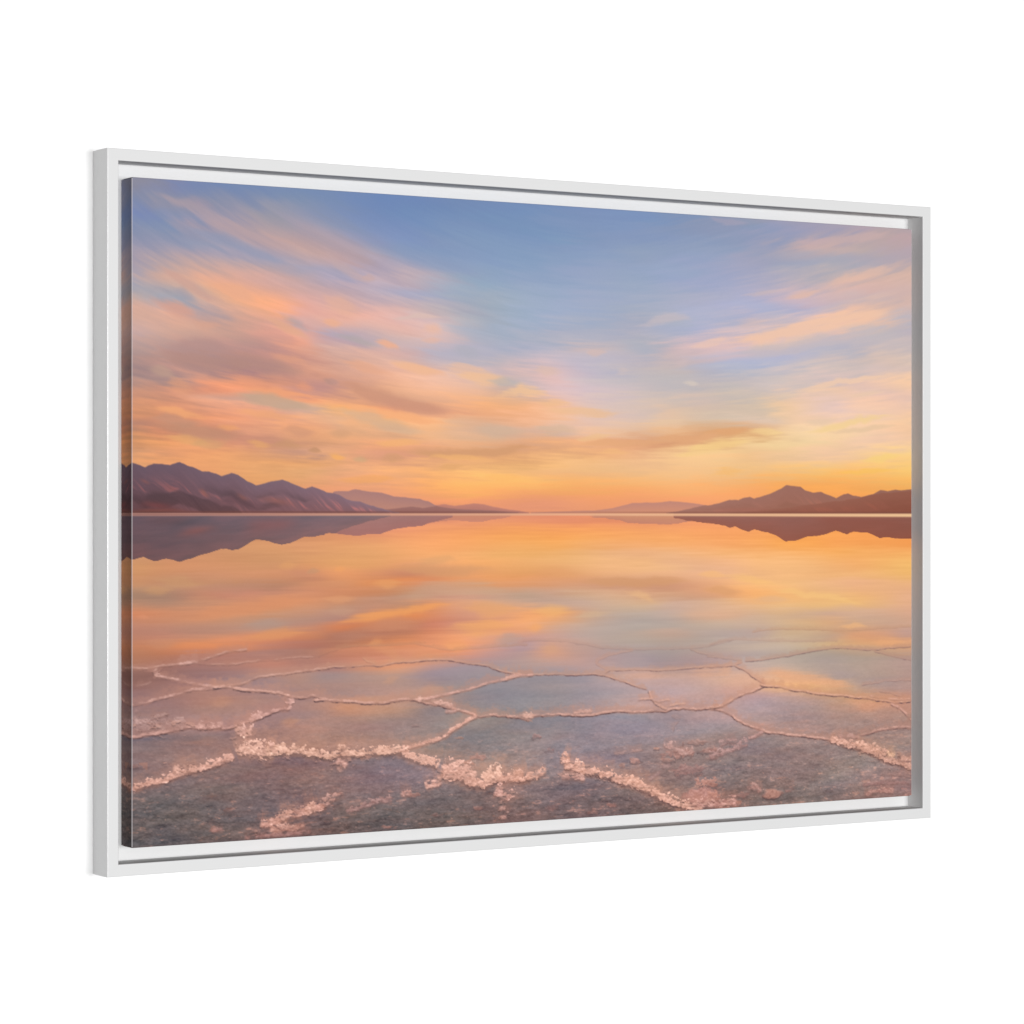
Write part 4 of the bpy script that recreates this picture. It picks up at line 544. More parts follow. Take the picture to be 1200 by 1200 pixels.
132],"o":0.6,"s":48},{"p":[[845.9,617.7,9.0],[875.5,613.8,9.0],[899.4,619.3,9.0]],"w":9,"c":[232,174,138],"o":0.5,"s":49},{"p":[[1064.6,663.7,9.0],[1121.3,668.2,9.0],[1172.4,672.5,
9.0]],"w":9,"c":[220,162,130],"o":0.5,"s":50},{"p":[[800.2,616.4,9.0],[847.1,613.0,9.0],[888.6,616.6,9.0]],"w":9,"c":[226,172,142],"o":0.4,"s":51},{"p":[[679.9,598.7,9.0],[728.1,
597.7,9.0],[771.2,602.5,9.0]],"w":9,"c":[178,158,156],"o":0.5,"s":52},{"p":[[84.8,628.6,10.0],[118.1,629.7,10.0],[151.8,628.7,10.0]],"w":10,"c":[196,142,116],"o":0.45,"s":53},
{"p":[[185.8,660.4,9.0],[215.2,659.4,9.0],[235.0,655.7,9.0]],"w":9,"c":[204,146,116],"o":0.45,"s":54},{"p":[[70.6,677.3,9.0],[99.0,676.4,9.0],[127.7,668.9,9.0]],"w":9,"c":[160,120,
108],"o":0.4,"s":55}],"hillstrokes":[{"p":[[7.5,359.0,2.0],[16.8,363.2,2.0],[26.1,367.4,2.0]],"w":2,"c":[150,92,86],"o":0.5,"s":3},{"p":[[40.1,363.1,2.0],[51.8,371.6,2.0],[65.9,
376.9,2.0]],"w":2,"c":[146,90,86],"o":0.4,"s":4},{"p":[[87.1,369.3,2.5],[96.6,377.8,2.5],[106.1,383.2,2.5]],"w":2.5,"c":[168,102,88],"o":0.55,"s":5},{"p":[[134.9,374.5,2.5],[146.9,
382.0,2.5],[159.0,386.3,2.5]],"w":2.5,"c":[166,104,92],"o":0.5,"s":6},{"p":[[156.6,382.0,4.0],[180.9,384.1,4.0],[210.3,388.4,4.0],[230.0,392.8,4.0]],"w":4,"c":[156,98,88],"o":0.5,
"s":7},{"p":[[0.6,393.0,4.0],[19.1,389.8,4.0],[42.4,391.9,4.0],[65.9,395.1,4.0]],"w":4,"c":[126,70,70],"o":0.7,"s":8},{"p":[[-13.3,397.2,2.0],[42.4,397.2,2.0],[84.8,397.6,2.0]],
"w":2,"c":[130,76,70],"o":0.7,"s":9},{"p":[[7.5,376.0,8.0],[42.4,382.3,8.0],[70.6,384.3,8.0]],"w":8,"c":[88,66,70],"o":0.5,"s":10},{"p":[[103.8,387.5,6.0],[137.3,384.2,6.0],[151.8,
390.7,6.0],[185.8,396.1,6.0]],"w":6,"c":[98,70,76],"o":0.5,"s":11},{"p":[[845.9,398.1,3.0],[905.4,396.9,3.0],[959.7,395.7,3.0]],"w":3,"c":[168,106,92],"o":0.5,"s":12}],
"mirrorstrokes":[{"p":[[47.1,431.8,5.0],[75.3,424.4,5.0],[103.8,419.1,5.0],[122.9,421.4,5.0]],"w":5,"c":[146,88,82],"o":0.5,"s":3},{"p":[[137.3,423.6,8.0],[161.4,417.1,8.0],[200.5,
415.1,8.0],[235.0,412.9,8.0]],"w":8,"c":[146,92,90],"o":0.5,"s":4},{"p":[[0.6,410.4,6.0],[42.4,409.4,6.0],[94.2,410.5,6.0]],"w":6,"c":[104,76,78],"o":0.4,"s":5},{"p":[[5.2,435.8,
8.0],[33.1,438.1,8.0],[70.6,442.6,8.0]],"w":8,"c":[100,80,88],"o":0.4,"s":6},{"p":[[1014.9,409.6,7.0],[1077.1,412.2,7.0],[1140.4,414.8,7.0],[1201.5,417.4,7.0]],"w":7,"c":[146,86,
72],"o":0.5,"s":7}],"hills":[{"p":[[406.8,400.4],[417.5,390.8],[431.9,389.2],[447.7,391.4],[463.5,389.8],[476.8,388.0],[492.8,389.5],[506.2,392.5],[522.3,395.4],[535.8,396.6],
[546.7,398.2],[560.2,399.8]],"top":[196,132,116],"base":[176,118,108],"rough":0.5},{"p":[[563.5,399.8],[601.9,398.9],[663.0,397.5],[691.2,394.2],[713.9,389.5],[722.4,387.1],[753.9,
387.0],[768.3,386.3],[782.8,384.6],[806.0,386.2],[829.4,388.6],[841.2,390.2],[864.8,395.7],[888.6,399.8]],"top":[196,138,122],"base":[214,146,116],"rough":0.5},{"p":[[257.8,399.8],
[272.8,373.9],[280.4,372.8],[293.0,373.4],[303.1,371.0],[320.8,373.3],[341.2,374.8],[359.1,379.7],[379.8,381.4],[397.9,382.9],[408.3,385.8],[417.5,390.3],[431.9,395.9],[442.4,
399.8]],"top":[172,127,122],"base":[196,138,118],"rough":1.0},{"p":[[318.3,399.8],[343.8,396.0],[361.7,394.9],[384.9,392.6],[400.5,394.2],[421.4,391.7],[442.4,394.8],[468.8,396.2],
[506.2,397.7],[530.4,399.1],[543.9,400.0]],"top":[158,112,106],"base":[150,100,94],"rough":0.4},{"p":[[-14.4,342.3],[-8.7,344.3],[-0.6,341.1],[9.8,343.1],[16.8,345.2],[28.4,340.8],
[49.4,343.2],[62.3,338.8],[72.9,343.6],[80.0,345.3],[91.9,350.3],[101.4,350.3],[110.9,353.0],[118.1,356.2],[131.3,352.4],[140.9,353.9],[151.8,361.4],[165.1,366.7],[182.1,363.4],
[201.7,358.9],[212.7,363.7],[225.1,367.6],[233.7,370.4],[242.4,367.9],[259.8,373.6],[262.8,375.1],[272.8,375.5],[280.4,377.7],[293.0,383.8],[310.7,387.1],[331.0,392.7],[348.9,
397.1],[366.9,399.8]],"top":[104,85,98],"base":[106,72,76],"right":[40,30,28],"fold":1.0,"rough":1.2},{"p":[[777.0,400.8],[800.2,398.1],[817.7,394.6],[841.2,389.8],[845.9,390.2],
[863.7,387.8],[881.5,383.2],[896.4,383.2],[903.9,380.0],[915.9,378.1],[923.4,380.7],[947.6,375.1],[959.7,371.4],[968.9,367.2],[978.0,362.3],[993.3,363.9],[1002.5,365.1],[1010.2,
369.5],[1024.1,372.4],[1038.1,371.6],[1045.9,374.2],[1064.6,380.1],[1077.1,375.1],[1085.0,373.9],[1094.4,376.3],[1108.6,378.3],[1130.8,374.5],[1143.6,368.9],[1156.4,370.1],[1170.8,
367.6],[1182.1,368.8],[1195.0,367.5],[1201.5,366.7]],"top":[166,118,106],"base":[170,114,98],"right":[-14,-14,-16],"fold":0.3},{"p":[[881.5,400.8],[935.5,396.9],[971.9,394.5],
[1008.7,390.0],[1042.7,386.5],[1077.1,383.5],[1108.6,379.5],[1134.0,374.9],[1153.2,372.4],[1178.9,370.8],[1201.5,369.2]],"top":[158,104,88],"base":[154,94,78],"right":[-10,-10,
-10],"fold":0.2,"rough":1.2}],"mirrors":[{"p":[[390.1,404.7],[410.9,413.8],[426.6,411.1],[447.7,410.2],[468.8,411.6],[484.8,412.1],[500.8,409.8],[516.9,407.6],[538.5,404.8]],
"top":[196,136,112],"base":[198,132,114],"soft":1,"edge":7,"o":0.8},{"p":[[651.8,406.3],[679.9,407.8],[702.5,410.6],[719.6,414.4],[742.4,414.4],[765.4,415.4],[782.8,416.4],[800.2,
414.1],[817.7,411.7],[841.2,409.4],[864.8,407.0]],"top":[206,148,114],"base":[196,132,112],"soft":1,"edge":6,"o":0.9},{"p":[[257.8,404.6],[272.8,425.8],[285.4,427.4],[305.6,429.1],
[320.8,427.6],[341.2,426.5],[359.1,421.0],[379.8,418.2],[400.5,416.7],[410.9,413.3],[426.6,409.9],[445.0,406.1]],"top":[164,120,116],"base":[166,114,108],"fold":0.4,"edge":3.5},
{"p":[[-14.4,457.3],[-6.3,452.7],[-0.6,456.5],[14.5,452.8],[28.4,458.3],[44.7,455.2],[62.3,459.7],[77.7,455.5],[89.5,451.3],[103.8,448.2],[118.1,444.0],[132.5,445.6],[142.1,444.2],
[154.2,437.7],[165.1,432.8],[180.9,435.0],[200.5,440.2],[212.7,437.4],[232.5,429.4],[242.4,430.5],[259.8,427.3],[257.8,426.7],[265.3,425.4],[275.4,426.3],[282.9,422.3],[298.0,
417.1],[313.2,413.5],[331.0,409.1],[354.0,405.1]],"top":[96,82,92],"base":[112,82,84],"right":[30,26,24],"fold":1.0,"edge":3},{"p":[[788.6,406.9],[811.9,411.0],[841.2,413.7],
[845.9,414.2],[863.7,415.9],[881.5,420.3],[890.4,419.1],[914.4,426.4],[923.4,423.3],[947.6,427.7],[959.7,431.4],[978.0,440.0],[999.5,437.7],[1014.9,432.9],[1036.5,432.3],[1064.6,
425.0],[1083.4,430.0],[1096.0,426.6],[1121.3,428.4],[1142.0,436.0],[1156.4,434.8],[1169.2,436.8],[1201.5,437.5]],"top":[154,106,98],"base":[156,98,84],"right":[-12,-14,-16],
"fold":0.25,"edge":2.6}],"patches":[{"p":[725.3,728.4,12.9,3.8],"c":[196,148,138],"o":0.8,"k":1},{"p":[797.3,723.3,24.8,6.2],"c":[196,148,138],"o":0.8,"k":1},{"p":[826.5,709.1,
17.6,3.3],"c":[186,144,134],"o":0.7,"k":1},{"p":[847.1,720.3,17.7,4.3],"c":[190,144,134],"o":0.75,"k":1},{"p":[809.0,745.3,29.3,7.1],"c":[180,136,130],"o":0.7,"k":1},{"p":[569.0,
690.6,9.3,3.2],"c":[186,142,136],"o":0.7,"k":1},{"p":[592.3,708.4,9.4,2.8],"c":[170,130,126],"o":0.6,"k":1},{"p":[688.4,786.0,8.5,3.7],"c":[180,130,120],"o":0.8,"k":1},{"p":[705.4,
734.5,6.2,2.8],"c":[170,132,126],"o":0.7,"k":1},{"p":[761.1,714.6,6.3,1.9],"c":[210,156,138],"o":0.7,"k":1},{"p":[853.0,731.8,11.8,2.4],"c":[176,136,128],"o":0.6,"k":1},
{"p":[779.9,729.7,11.6,3.3],"c":[196,148,136],"o":0.6,"k":1},{"p":[596.4,783.8,11.0,4.2],"c":[160,118,112],"o":0.6,"k":1},{"p":[657.4,794.1,11.2,2.8],"c":[160,116,108],"o":0.6,
"k":1},{"p":[842.7,765.6,21.3,8.1],"c":[206,150,136],"o":0.9,"k":1},{"p":[833.0,780.4,33.1,12.0],"c":[206,150,140],"o":0.95,"k":0},{"p":[864.8,772.0,5.9,2.4],"c":[190,140,130],
"o":0.6,"k":1},{"p":[954.3,785.2,18.3,7.8],"c":[200,146,130],"o":0.95,"k":0},{"p":[851.8,784.2,16.3,8.6],"c":[206,148,132],"o":0.9,"k":1},{"p":[851.8,765.1,11.8,4.8],"c":[196,142,
128],"o":0.7,"k":1},{"p":[875.5,796.3,26.9,6.3],"c":[196,140,124],"o":0.8,"k":1},{"p":[902.4,784.5,10.8,3.9],"c":[180,130,120],"o":0.6,"k":1},{"p":[484.8,713.5,13.4,3.2],"c":[190,
142,132],"o":0.6,"k":1},{"p":[468.8,719.6,10.6,2.7],"c":[200,150,136],"o":0.7,"k":1},{"p":[480.8,778.2,9.1,2.7],"c":[190,138,126],"o":0.7,"k":1},{"p":[390.1,756.4,10.4,3.1],
"c":[190,138,126],"o":0.6,"k":1},{"p":[351.4,795.7,10.3,2.7],"c":[180,128,116],"o":0.7,"k":1},{"p":[424.0,784.2,7.9,2.3],"c":[160,118,110],"o":0.6,"k":1},{"p":[315.7,705.9,10.2,
2.0],"c":[200,150,138],"o":0.7,"k":1},{"p":[390.1,668.8,6.2,1.8],"c":[170,136,128],"o":0.5,"k":1},{"p":[455.6,687.7,6.4,1.4],"c":[190,146,130],"o":0.6,"k":1},{"p":[42.4,700.6,4.7,
1.5],"c":[206,150,134],"o":0.8,"k":1},{"p":[2.9,703.1,5.5,2.1],"c":[170,126,116],"o":0.6,"k":1},{"p":[108.5,784.5,5.7,3.4],"c":[190,136,122],"o":0.6,"k":1},{"p":[130.1,762.0,9.6,
3.5],"c":[150,112,104],"o":0.5,"k":1},{"p":[225.1,767.2,12.4,3.1],"c":[200,146,128],"o":0.7,"k":1},{"p":[101.4,743.2,9.5,2.2],"c":[140,108,98],"o":0.5,"k":1},{"p":[171.1,771.8,5.8,
6.5],"c":[160,120,112],"o":0.4,"k":1}],"cracks":[{"p":[[272.8,568.2,0.8],[293.0,567.2,0.8],[331.0,566.3,0.8],[361.7,566.6,0.8],[390.1,565.5,0.8],[410.9,569.4,0.8],[426.6,573.2,
0.8],[442.4,574.7,0.8],[460.9,574.1,0.8],[479.5,573.4,0.8],[506.2,572.5,0.8],[560.2,570.8,0.8]],"c":[206,156,126],"o":0.5,"s":1,"dark":0.55,"dc":[170,120,100],"j":1},{"p":[[310.7,
581.4,1.2],[320.8,587.2,1.2],[336.1,591.4,1.2]],"c":[226,170,138],"o":0.6,"s":2,"dark":0.3},{"p":[[247.9,578.6,1.0],[275.4,571.6,1.0],[298.0,566.6,1.0]],"c":[206,150,122],"o":0.35,
"s":3,"dark":0.3},{"p":[[547.2,566.3,0.8],[574.4,565.8,0.8],[615.7,568.7,0.8],[651.8,573.5,0.8],[671.5,577.5,0.8],[696.8,579.7,0.8],[725.3,581.6,0.8],[759.7,581.6,0.8],[788.6,
582.1,0.8],[814.8,582.7,0.8],[844.2,580.6,0.8],[867.8,576.4,0.8],[888.6,572.0,0.8]],"c":[206,166,150],"o":0.45,"s":4,"dark":0.75,"dc":[148,118,116],"j":1},{"p":[[814.8,582.7,1.0],
[829.4,588.1,1.0],[853.0,592.8,1.0],[888.6,598.5,1.0],[845.9,593.5,1.0],[869.6,596.6,1.0],[905.4,600.7,1.0]],"c":[210,168,146],"o":0.5,"s":5,"dark":0.8,"dc":[140,112,108],"j":1},
{"p":[[725.3,582.3,1.0],[702.5,585.3,1.0],[685.5,588.4,1.0],[668.7,593.8,1.0],[665.9,599.5,1.0],[674.3,604.4,1.0],[685.5,607.8,1.0]],"c":[218,168,146],"o":0.6,"s":6,"dark":0.5,
"dc":[150,116,110],"j":1.2},{"p":[[917.4,562.8,0.7],[941.5,560.4,0.7],[975.0,559.2,0.7],[1014.9,560.5,0.7],[1058.3,563.9,0.7],[1105.4,564.0,0.7],[1137.2,562.7,0.7],[1185.3,560.7,
0.7],[1201.5,561.5,0.7]],"c":[216,168,136],"o":0.5,"s":7,"dark":0.7,"dc":[168,126,106],"j":1},{"p":[[845.9,579.2,0.7],[863.7,574.8,0.7],[878.5,571.6,0.7],[905.4,572.2,0.7],[950.6,
575.2,0.7],[990.3,576.6,0.7],[1039.6,577.8,0.7],[1070.8,578.5,0.7]],"c":[206,166,148],"o":0.5,"s":8,"dark":0.6,"dc":[160,126,116],"j":1},{"p":[[1058.3,563.9,0.7],[1089.7,569.1,
0.7],[1121.3,576.0,0.7],[1199.9,579.1,0.7]],"c":[224,170,136],"o":0.3,"s":9,"dark":0.3,"dc":[180,134,112],"j":1},{"p":[[905.4,600.7,1.2],[935.5,600.8,1.2],[965.8,597.9,1.2],[996.4,
593.9,1.2],[1027.2,590.5,1.2],[1058.3,588.1,1.2],[1083.4,588.2,1.2],[1108.6,591.8,1.2],[1130.8,592.4,1.2],[1159.6,590.1,1.2],[1201.5,589.7,1.2]],"c":[206,158,138],"o":0.7,"s":10,
"dark":0.95,"dc":[126,98,98],"j":1.2},{"p":[[1130.8,593.6,1.1],[1153.2,599.2,1.1],[1178.9,604.9,1.1],[1201.5,609.2,1.1]],"c":[206,158,138],"o":0.6,"s":11,"dark":0.8,"dc":[126,98,
98],"j":1},{"p":[[677.1,611.5,1.3],[685.5,607.8,1.3],[713.9,608.4,1.3],[748.2,609.4,1.3],[785.7,610.5,1.3],[814.8,608.5,1.3],[844.2,608.1,1.3],[888.6,606.5,1.3]],"c":[222,172,146],
"o":0.7,"s":12,"dark":0.9,"dc":[124,94,94],"j":1.2},{"p":[[845.9,609.1,1.3],[869.6,608.6,1.3],[887.4,607.4,1.3],[905.4,602.4,1.3]],"c":[222,170,146],"o":0.7,"s":13,"dark":0.7,
"dc":[130,100,98],"j":1.2},{"p":[[887.4,607.4,1.8],[902.4,611.9,1.8],[917.4,620.8,1.8],[932.4,629.8,1.8],[944.5,635.7,1.8]],"c":[220,168,144],"o":0.8,"s":14,"dark":0.9,"dc":[118,
90,90]},{"p":[[1108.6,641.4,1.3],[1127.6,639.6,1.3],[1159.6,636.1,1.3],[1201.5,636.4,1.3]],"c":[206,160,142],"o":0.6,"s":15,"dark":0.7,"dc":[130,102,100],"gap":0.6},{"p":[[1137.2,
651.1,1.3],[1159.6,653.0,1.3],[1185.3,658.9,1.3]],"c":[206,158,140],"o":0.5,"s":16,"dark":0.5,"gap":0.6},{"p":[[247.9,594.0,1.5],[272.8,592.5,1.5],[298.0,591.7,1.5],[336.1,591.4,
1.5],[356.6,589.3,1.5],[379.8,588.8,1.5],[405.7,587.3,1.5],[426.6,587.2,1.5],[453.0,589.7,1.5],[479.5,593.9,1.5],[498.2,597.8,1.5],[516.9,602.9,1.5],[533.1,606.8,1.5],[560.2,611.1,
1.5],[563.5,610.0,1.5],[574.4,610.3,1.5],[601.9,610.5,1.5],[635.1,611.5,1.5],[657.4,611.7,1.5],[677.1,615.0,1.5],[694.0,619.8,1.5],[711.0,624.3,1.5],[728.1,629.5,1.5],[748.2,634.9,
1.5]],"c":[222,168,142],"o":0.8,"s":17,"dark":0.95,"dc":[116,88,90],"j":1.6},{"p":[[-13.3,583.9,2.2],[0.6,586.4,2.2],[19.1,586.5,2.2],[35.4,585.1,2.2],[49.4,583.6,2.2],[70.6,582.0,
2.2],[94.2,577.3,2.2],[118.1,571.5,2.2],[154.2,566.6,2.2]],"c":[206,154,136],"o":0.8,"s":18,"dark":0.35},{"p":[[58.8,583.8,3.2],[72.9,581.4,3.2],[89.5,579.8,3.2]],"c":[214,162,
146],"o":0.7,"s":19,"dark":0.4},{"p":[[35.4,585.1,2.6],[28.4,590.4,2.6],[29.6,595.8,2.6],[42.4,598.3,2.6],[61.1,602.5,2.6],[80.0,606.9,2.6],[99.0,610.1,2.6],[113.3,611.2,2.6]],
"c":[212,160,144],"o":0.85,"s":20,"dark":0.35},{"p":[[28.4,588.3,4.5],[31.9,592.6,4.5],[30.7,596.4,4.5]],"c":[214,162,146],"o":0.7,"s":21,"dark":0.3},{"p":[[84.8,582.4,1.8],[103.8,
584.0,1.8],[118.1,584.0,1.8],[137.3,582.8,1.8],[161.4,581.7,1.8],[185.8,580.2,1.8],[210.3,580.0,1.8],[254.9,578.3,1.8]],"c":[204,152,134],"o":0.7,"s":22,"dark":0.4,"gap":0.5},
{"p":[[99.0,610.1,2.2],[113.3,611.4,2.2],[132.5,610.8,2.2],[151.8,607.0,2.2],[168.7,602.1,2.2],[185.8,599.8,2.2],[210.3,597.9,2.2],[235.0,594.7,2.2],[259.8,593.5,2.2],[272.8,592.5,
2.2]],"c":[212,160,140],"o":0.85,"s":23,"dark":0.55},{"p":[[2.9,607.7,1.6],[19.1,605.0,1.6],[28.4,603.2,1.6]],"c":[190,146,132],"o":0.5,"s":24,"dark":0.2},{"p":[[-6.3,630.0,2.8],
[19.1,627.3,2.8],[35.4,623.6,2.8],[51.8,619.9,2.8],[65.9,616.1,2.8],[80.0,614.5,2.8],[99.0,612.9,2.8],[113.3,611.9,2.8]],"c":[206,154,138],"o":0.85,"s":25,"dark":0.5},{"p":[[103.8,
610.7,2.6],[113.3,611.9,2.6],[132.5,612.9,2.6],[151.8,615.7,2.6],[173.6,617.5,2.6],[190.7,621.8,2.6],[210.3,625.9,2.6],[225.1,628.6,2.6],[242.4,627.9,2.6],[259.8,630.3,2.6],[247.9,
631.4,2.6],[272.8,632.9,2.6],[290.4,635.1,2.6],[323.3,638.2,2.6],[343.8,638.0,2.6],[361.7,636.9,2.6],[384.9,637.2,2.6],[400.5,638.9,2.6],[413.6,641.6,2.6],[426.6,645.4,2.6],[437.1,
649.2,2.6],[458.2,652.9,2.6],[471.5,656.6,2.6],[483.5,660.0,2.6],[506.2,660.1,2.6],[527.7,663.2,2.6],[546.7,664.6,2.6],[560.2,667.5,2.6],[547.2,661.7,2.6],[560.8,664.5,2.6],[588.1,
664.4,2.6],[621.2,664.4,2.6],[651.8,665.1,2.6],[668.7,663.9,2.6],[696.8,663.0,2.6],[728.1,663.7,2.6],[759.7,664.9,2.6],[777.0,666.7,2.6],[788.6,662.4,2.6],[814.8,662.6,2.6],[850.1,
664.6,2.6],[873.7,669.5,2.6],[888.6,676.8,2.6],[890.4,679.1,2.6],[908.4,688.2,2.6],[923.4,692.4,2.6],[941.5,699.2,2.6],[959.7,701.6,2.6],[978.0,704.1,2.6],[996.4,707.8,2.6],
[1027.2,710.5,2.6],[1064.6,717.0,2.6]],"c":[218,164,144],"o":0.9,"s":26,"dark":1.1,"dc":[98,74,76],"j":2.2},{"p":[[390.1,638.5,4.5],[405.7,636.8,4.5],[416.2,639.4,4.5],[431.9,
644.5,4.5],[447.7,648.5,4.5]],"c":[226,172,152],"o":0.8,"s":27,"dark":0.5,"gap":0.5},{"p":[[400.5,637.8,2.6],[413.6,635.5,2.6],[431.9,633.2,2.6],[453.0,629.4,2.6],[471.5,625.5,
2.6],[490.1,620.4,2.6],[506.2,617.4,2.6],[527.7,613.5,2.6],[546.7,611.4,2.6],[568.4,611.3,2.6]],"c":[216,162,144],"o":0.9,"s":28,"dark":0.5},{"p":[[522.3,615.0,3.6],[535.8,612.2,
3.6],[549.4,610.7,3.6]],"c":[220,166,146],"o":0.7,"s":29,"dark":0.3},{"p":[[431.9,652.9,3.0],[442.4,654.6,3.0],[453.0,653.2,3.0]],"c":[220,166,150],"o":0.8,"s":30,"dark":0.6},
{"p":[[626.8,662.3,4.0],[640.7,661.0,4.0],[660.2,662.4,4.0]],"c":[224,170,150],"o":0.7,"s":31,"dark":0.5},{"p":[[547.2,661.7,5.0],[558.1,664.4,5.0],[569.0,665.9,5.0]],"c":[226,172,
150],"o":0.7,"s":32,"dark":0.5},{"p":[[748.2,634.9,3.2],[752.5,645.7,3.2],[759.7,653.0,3.2],[771.2,660.5,3.2],[779.9,663.2,3.2]],"c":[224,170,148],"o":0.75,"s":33,"dark":0.6,
"gap":0.5},{"p":[[728.1,648.4,2.4],[748.2,647.4,2.4],[765.4,652.8,2.4],[785.7,650.4,2.4]],"c":[224,170,148],"o":0.7,"s":34,"dark":0.7,"gap":0.4},{"p":[[779.9,659.7,2.4],[794.4,
656.6,2.4],[811.9,656.8,2.4]],"c":[228,174,150],"o":0.6,"s":35,"dark":0.5,"gap":0.4},{"p":[[850.1,664.3,2.4],[867.8,660.4,2.4],[879.7,656.0,2.4],[888.6,652.7,2.4],[890.4,652.5,
2.4],[905.4,647.0,2.4],[920.4,643.9,2.4],[944.5,636.2,2.4]],"c":[224,168,144],"o":0.85,"s":36,"dark":0.9,"dc":[108,80,80]},{"p":[[845.9,664.2,2.2],[863.7,662.4,2.2],[878.5,657.0,
2.2],[890.4,652.5,2.2]],"c":[222,168,146],"o":0.8,"s":37,"dark":0.6},{"p":[[932.4,634.6,2.2],[944.5,636.7,2.2],[975.0,640.8,2.2],[1008.7,646.8,2.2],[1039.6,650.8,2.2],[1070.8,
653.8,2.2],[1099.1,657.2,2.2],[1130.8,661.5,2.2],[1169.2,667.1,2.2],[1201.5,666.5,2.2]],"c":[226,168,138],"o":0.85,"s":38,"dark":1.0,"dc":[106,80,82]},{"p":[[1159.6,667.3,3.0],
[1178.9,676.2,3.0],[1188.5,684.1,3.0],[1201.5,694.6,3.0]],"c":[216,160,140],"o":0.8,"s":39,"dark":0.6,"gap":0.5},{"p":[[1121.3,655.5,2.4],[1153.2,660.3,2.4],[1185.3,664.4,2.4],
[1201.5,664.0,2.4]],"c":[222,166,142],"o":0.6,"s":40,"dark":0.4,"gap":0.4},{"p":[[782.8,670.5,1.4],[797.3,678.1,1.4],[788.6,687.3,1.4],[787.1,696.8,1.4]],"c":[190,148,136],"o":0.5,
"s":41,"dark":0.5,"gap":0.5},{"p":[[220.1,629.3,6.0],[214.0,633.1,6.0],[210.3,637.3,6.0],[214.0,642.3,6.0]],"c":[220,166,150],"o":0.9,"s":42,"dark":0.5},{"p":[[212.7,640.7,3.6],
[190.7,644.2,3.6],[173.6,650.1,3.6],[156.6,654.9,3.6],[142.1,659.8,3.6],[113.3,661.2,3.6],[89.5,661.4,3.6],[75.3,659.7,3.6],[56.4,661.8,3.6],[30.7,664.3,3.6],[0.6,666.7,3.6],
[-13.3,663.2,3.6]],"c":[210,156,140],"o":0.95,"s":43,"dark":1.0,"dc":[92,70,72]},{"p":[[176.0,648.1,6.0],[163.9,650.9,6.0],[154.2,654.8,6.0]],"c":[216,162,146],"o":0.8,"s":44,
"dark":0.4},{"p":[[122.9,660.1,6.0],[103.8,658.5,6.0],[84.8,658.6,6.0]],"c":[206,154,138],"o":0.7,"s":45,"dark":0.4},{"p":[[72.9,656.0,9.0],[47.1,655.0,9.0],[23.7,657.3,9.0],[0.6,
659.5,9.0]],"c":[186,142,130],"o":0.6,"s":46,"dark":0.3,"gap":0.5},{"p":[[49.4,649.7,5.0],[33.1,647.0,5.0],[19.1,649.6,5.0],[0.6,651.0,5.0]],"c":[180,138,128],"o":0.55,"s":47,
"dark":0.5,"gap":0.6},{"p":[[49.4,642.3,4.0],[35.4,643.9,4.0],[23.7,645.6,4.0]],"c":[184,142,130],"o":0.6,"s":48,"dark":0.7,"gap":0.5},{"p":[[14.5,636.7,4.0],[0.6,637.3,4.0]],
"c":[186,142,132],"o":0.5,"s":49,"dark":0.5,"gap":0.5},{"p":[[134.9,669.2,9.0],[142.1,667.4,9.0],[151.8,668.8,9.0],[159.0,672.4,9.0]],"c":[222,168,150],"o":0.95,"s":50,"dark":0.7},
{"p":[[146.9,674.1,7.0],[154.2,676.5,7.0],[161.4,680.1,7.0]],"c":[214,162,144],"o":0.8,"s":51,"dark":0.6,"gap":0.5},{"p":[[134.9,693.0,12.0],[146.9,690.3,12.0],[161.4,692.0,12.0],
[178.4,695.4,12.0],[193.1,697.8,12.0]],"c":[230,174,150],"o":0.95,"s":52,"dark":0.8},{"p":[[137.3,696.4,5.5],[118.1,703.1,5.5],[99.0,709.1,5.5],[80.0,712.5,5.5],[61.1,716.5,5.5],
[42.4,720.9,5.5],[23.7,724.7,5.5],[0.6,729.9,5.5]],"c":[222,164,142],"o":0.95,"s":53,"dark":1.0,"dc":[80,62,66]},{"p":[[89.5,709.3,7.0],[70.6,711.6,7.0],[51.8,712.8,7.0]],"c":[222,
166,144],"o":0.8,"s":54,"dark":0.5,"gap":0.4},{"p":[[-13.3,719.2,4.5],[0.6,729.0,4.5]],"c":[206,152,134],"o":0.9,"s":55,"dark":0.7,"taper":0},{"p":[[176.0,696.6,7.0],[200.5,694.2,
7.0],[225.1,695.9,7.0],[242.4,698.9,7.0],[259.8,701.4,7.0],[262.8,702.4,7.0],[280.4,701.7,7.0],[303.1,702.0,7.0],[323.3,701.4,7.0],[343.8,700.9,7.0],[359.1,700.7,7.0],[372.0,699.1,
7.0]],"c":[232,176,150],"o":0.95,"s":56,"dark":1.0,"dc":[78,62,66]},{"p":[[180.9,687.4,5.0],[185.8,686.1,5.0],[190.7,688.9,5.0]],"c":[226,170,150],"o":0.8,"s":57,"dark":0.8},
{"p":[[275.4,693.5,5.0],[282.9,692.5,5.0],[293.0,693.8,5.0]],"c":[236,180,154],"o":0.8,"s":58,"dark":0.6},{"p":[[369.4,698.9,4.2],[382.4,696.8,4.2],[400.5,693.3,4.2],[421.4,688.6,
4.2],[437.1,683.1,4.2],[453.0,672.9,4.2],[468.8,665.1,4.2],[483.5,660.7,4.2]],"c":[226,168,146],"o":0.95,"s":59,"dark":0.7},{"p":[[364.3,698.7,8.0],[374.6,704.1,8.0],[384.9,710.2,
8.0],[400.5,715.4,8.0],[416.2,719.5,8.0],[426.6,724.5,8.0]],"c":[234,176,152],"o":0.95,"s":60,"dark":0.9,"dc":[74,60,66]},{"p":[[424.0,728.9,9.0],[437.1,734.0,9.0],[453.0,737.0,
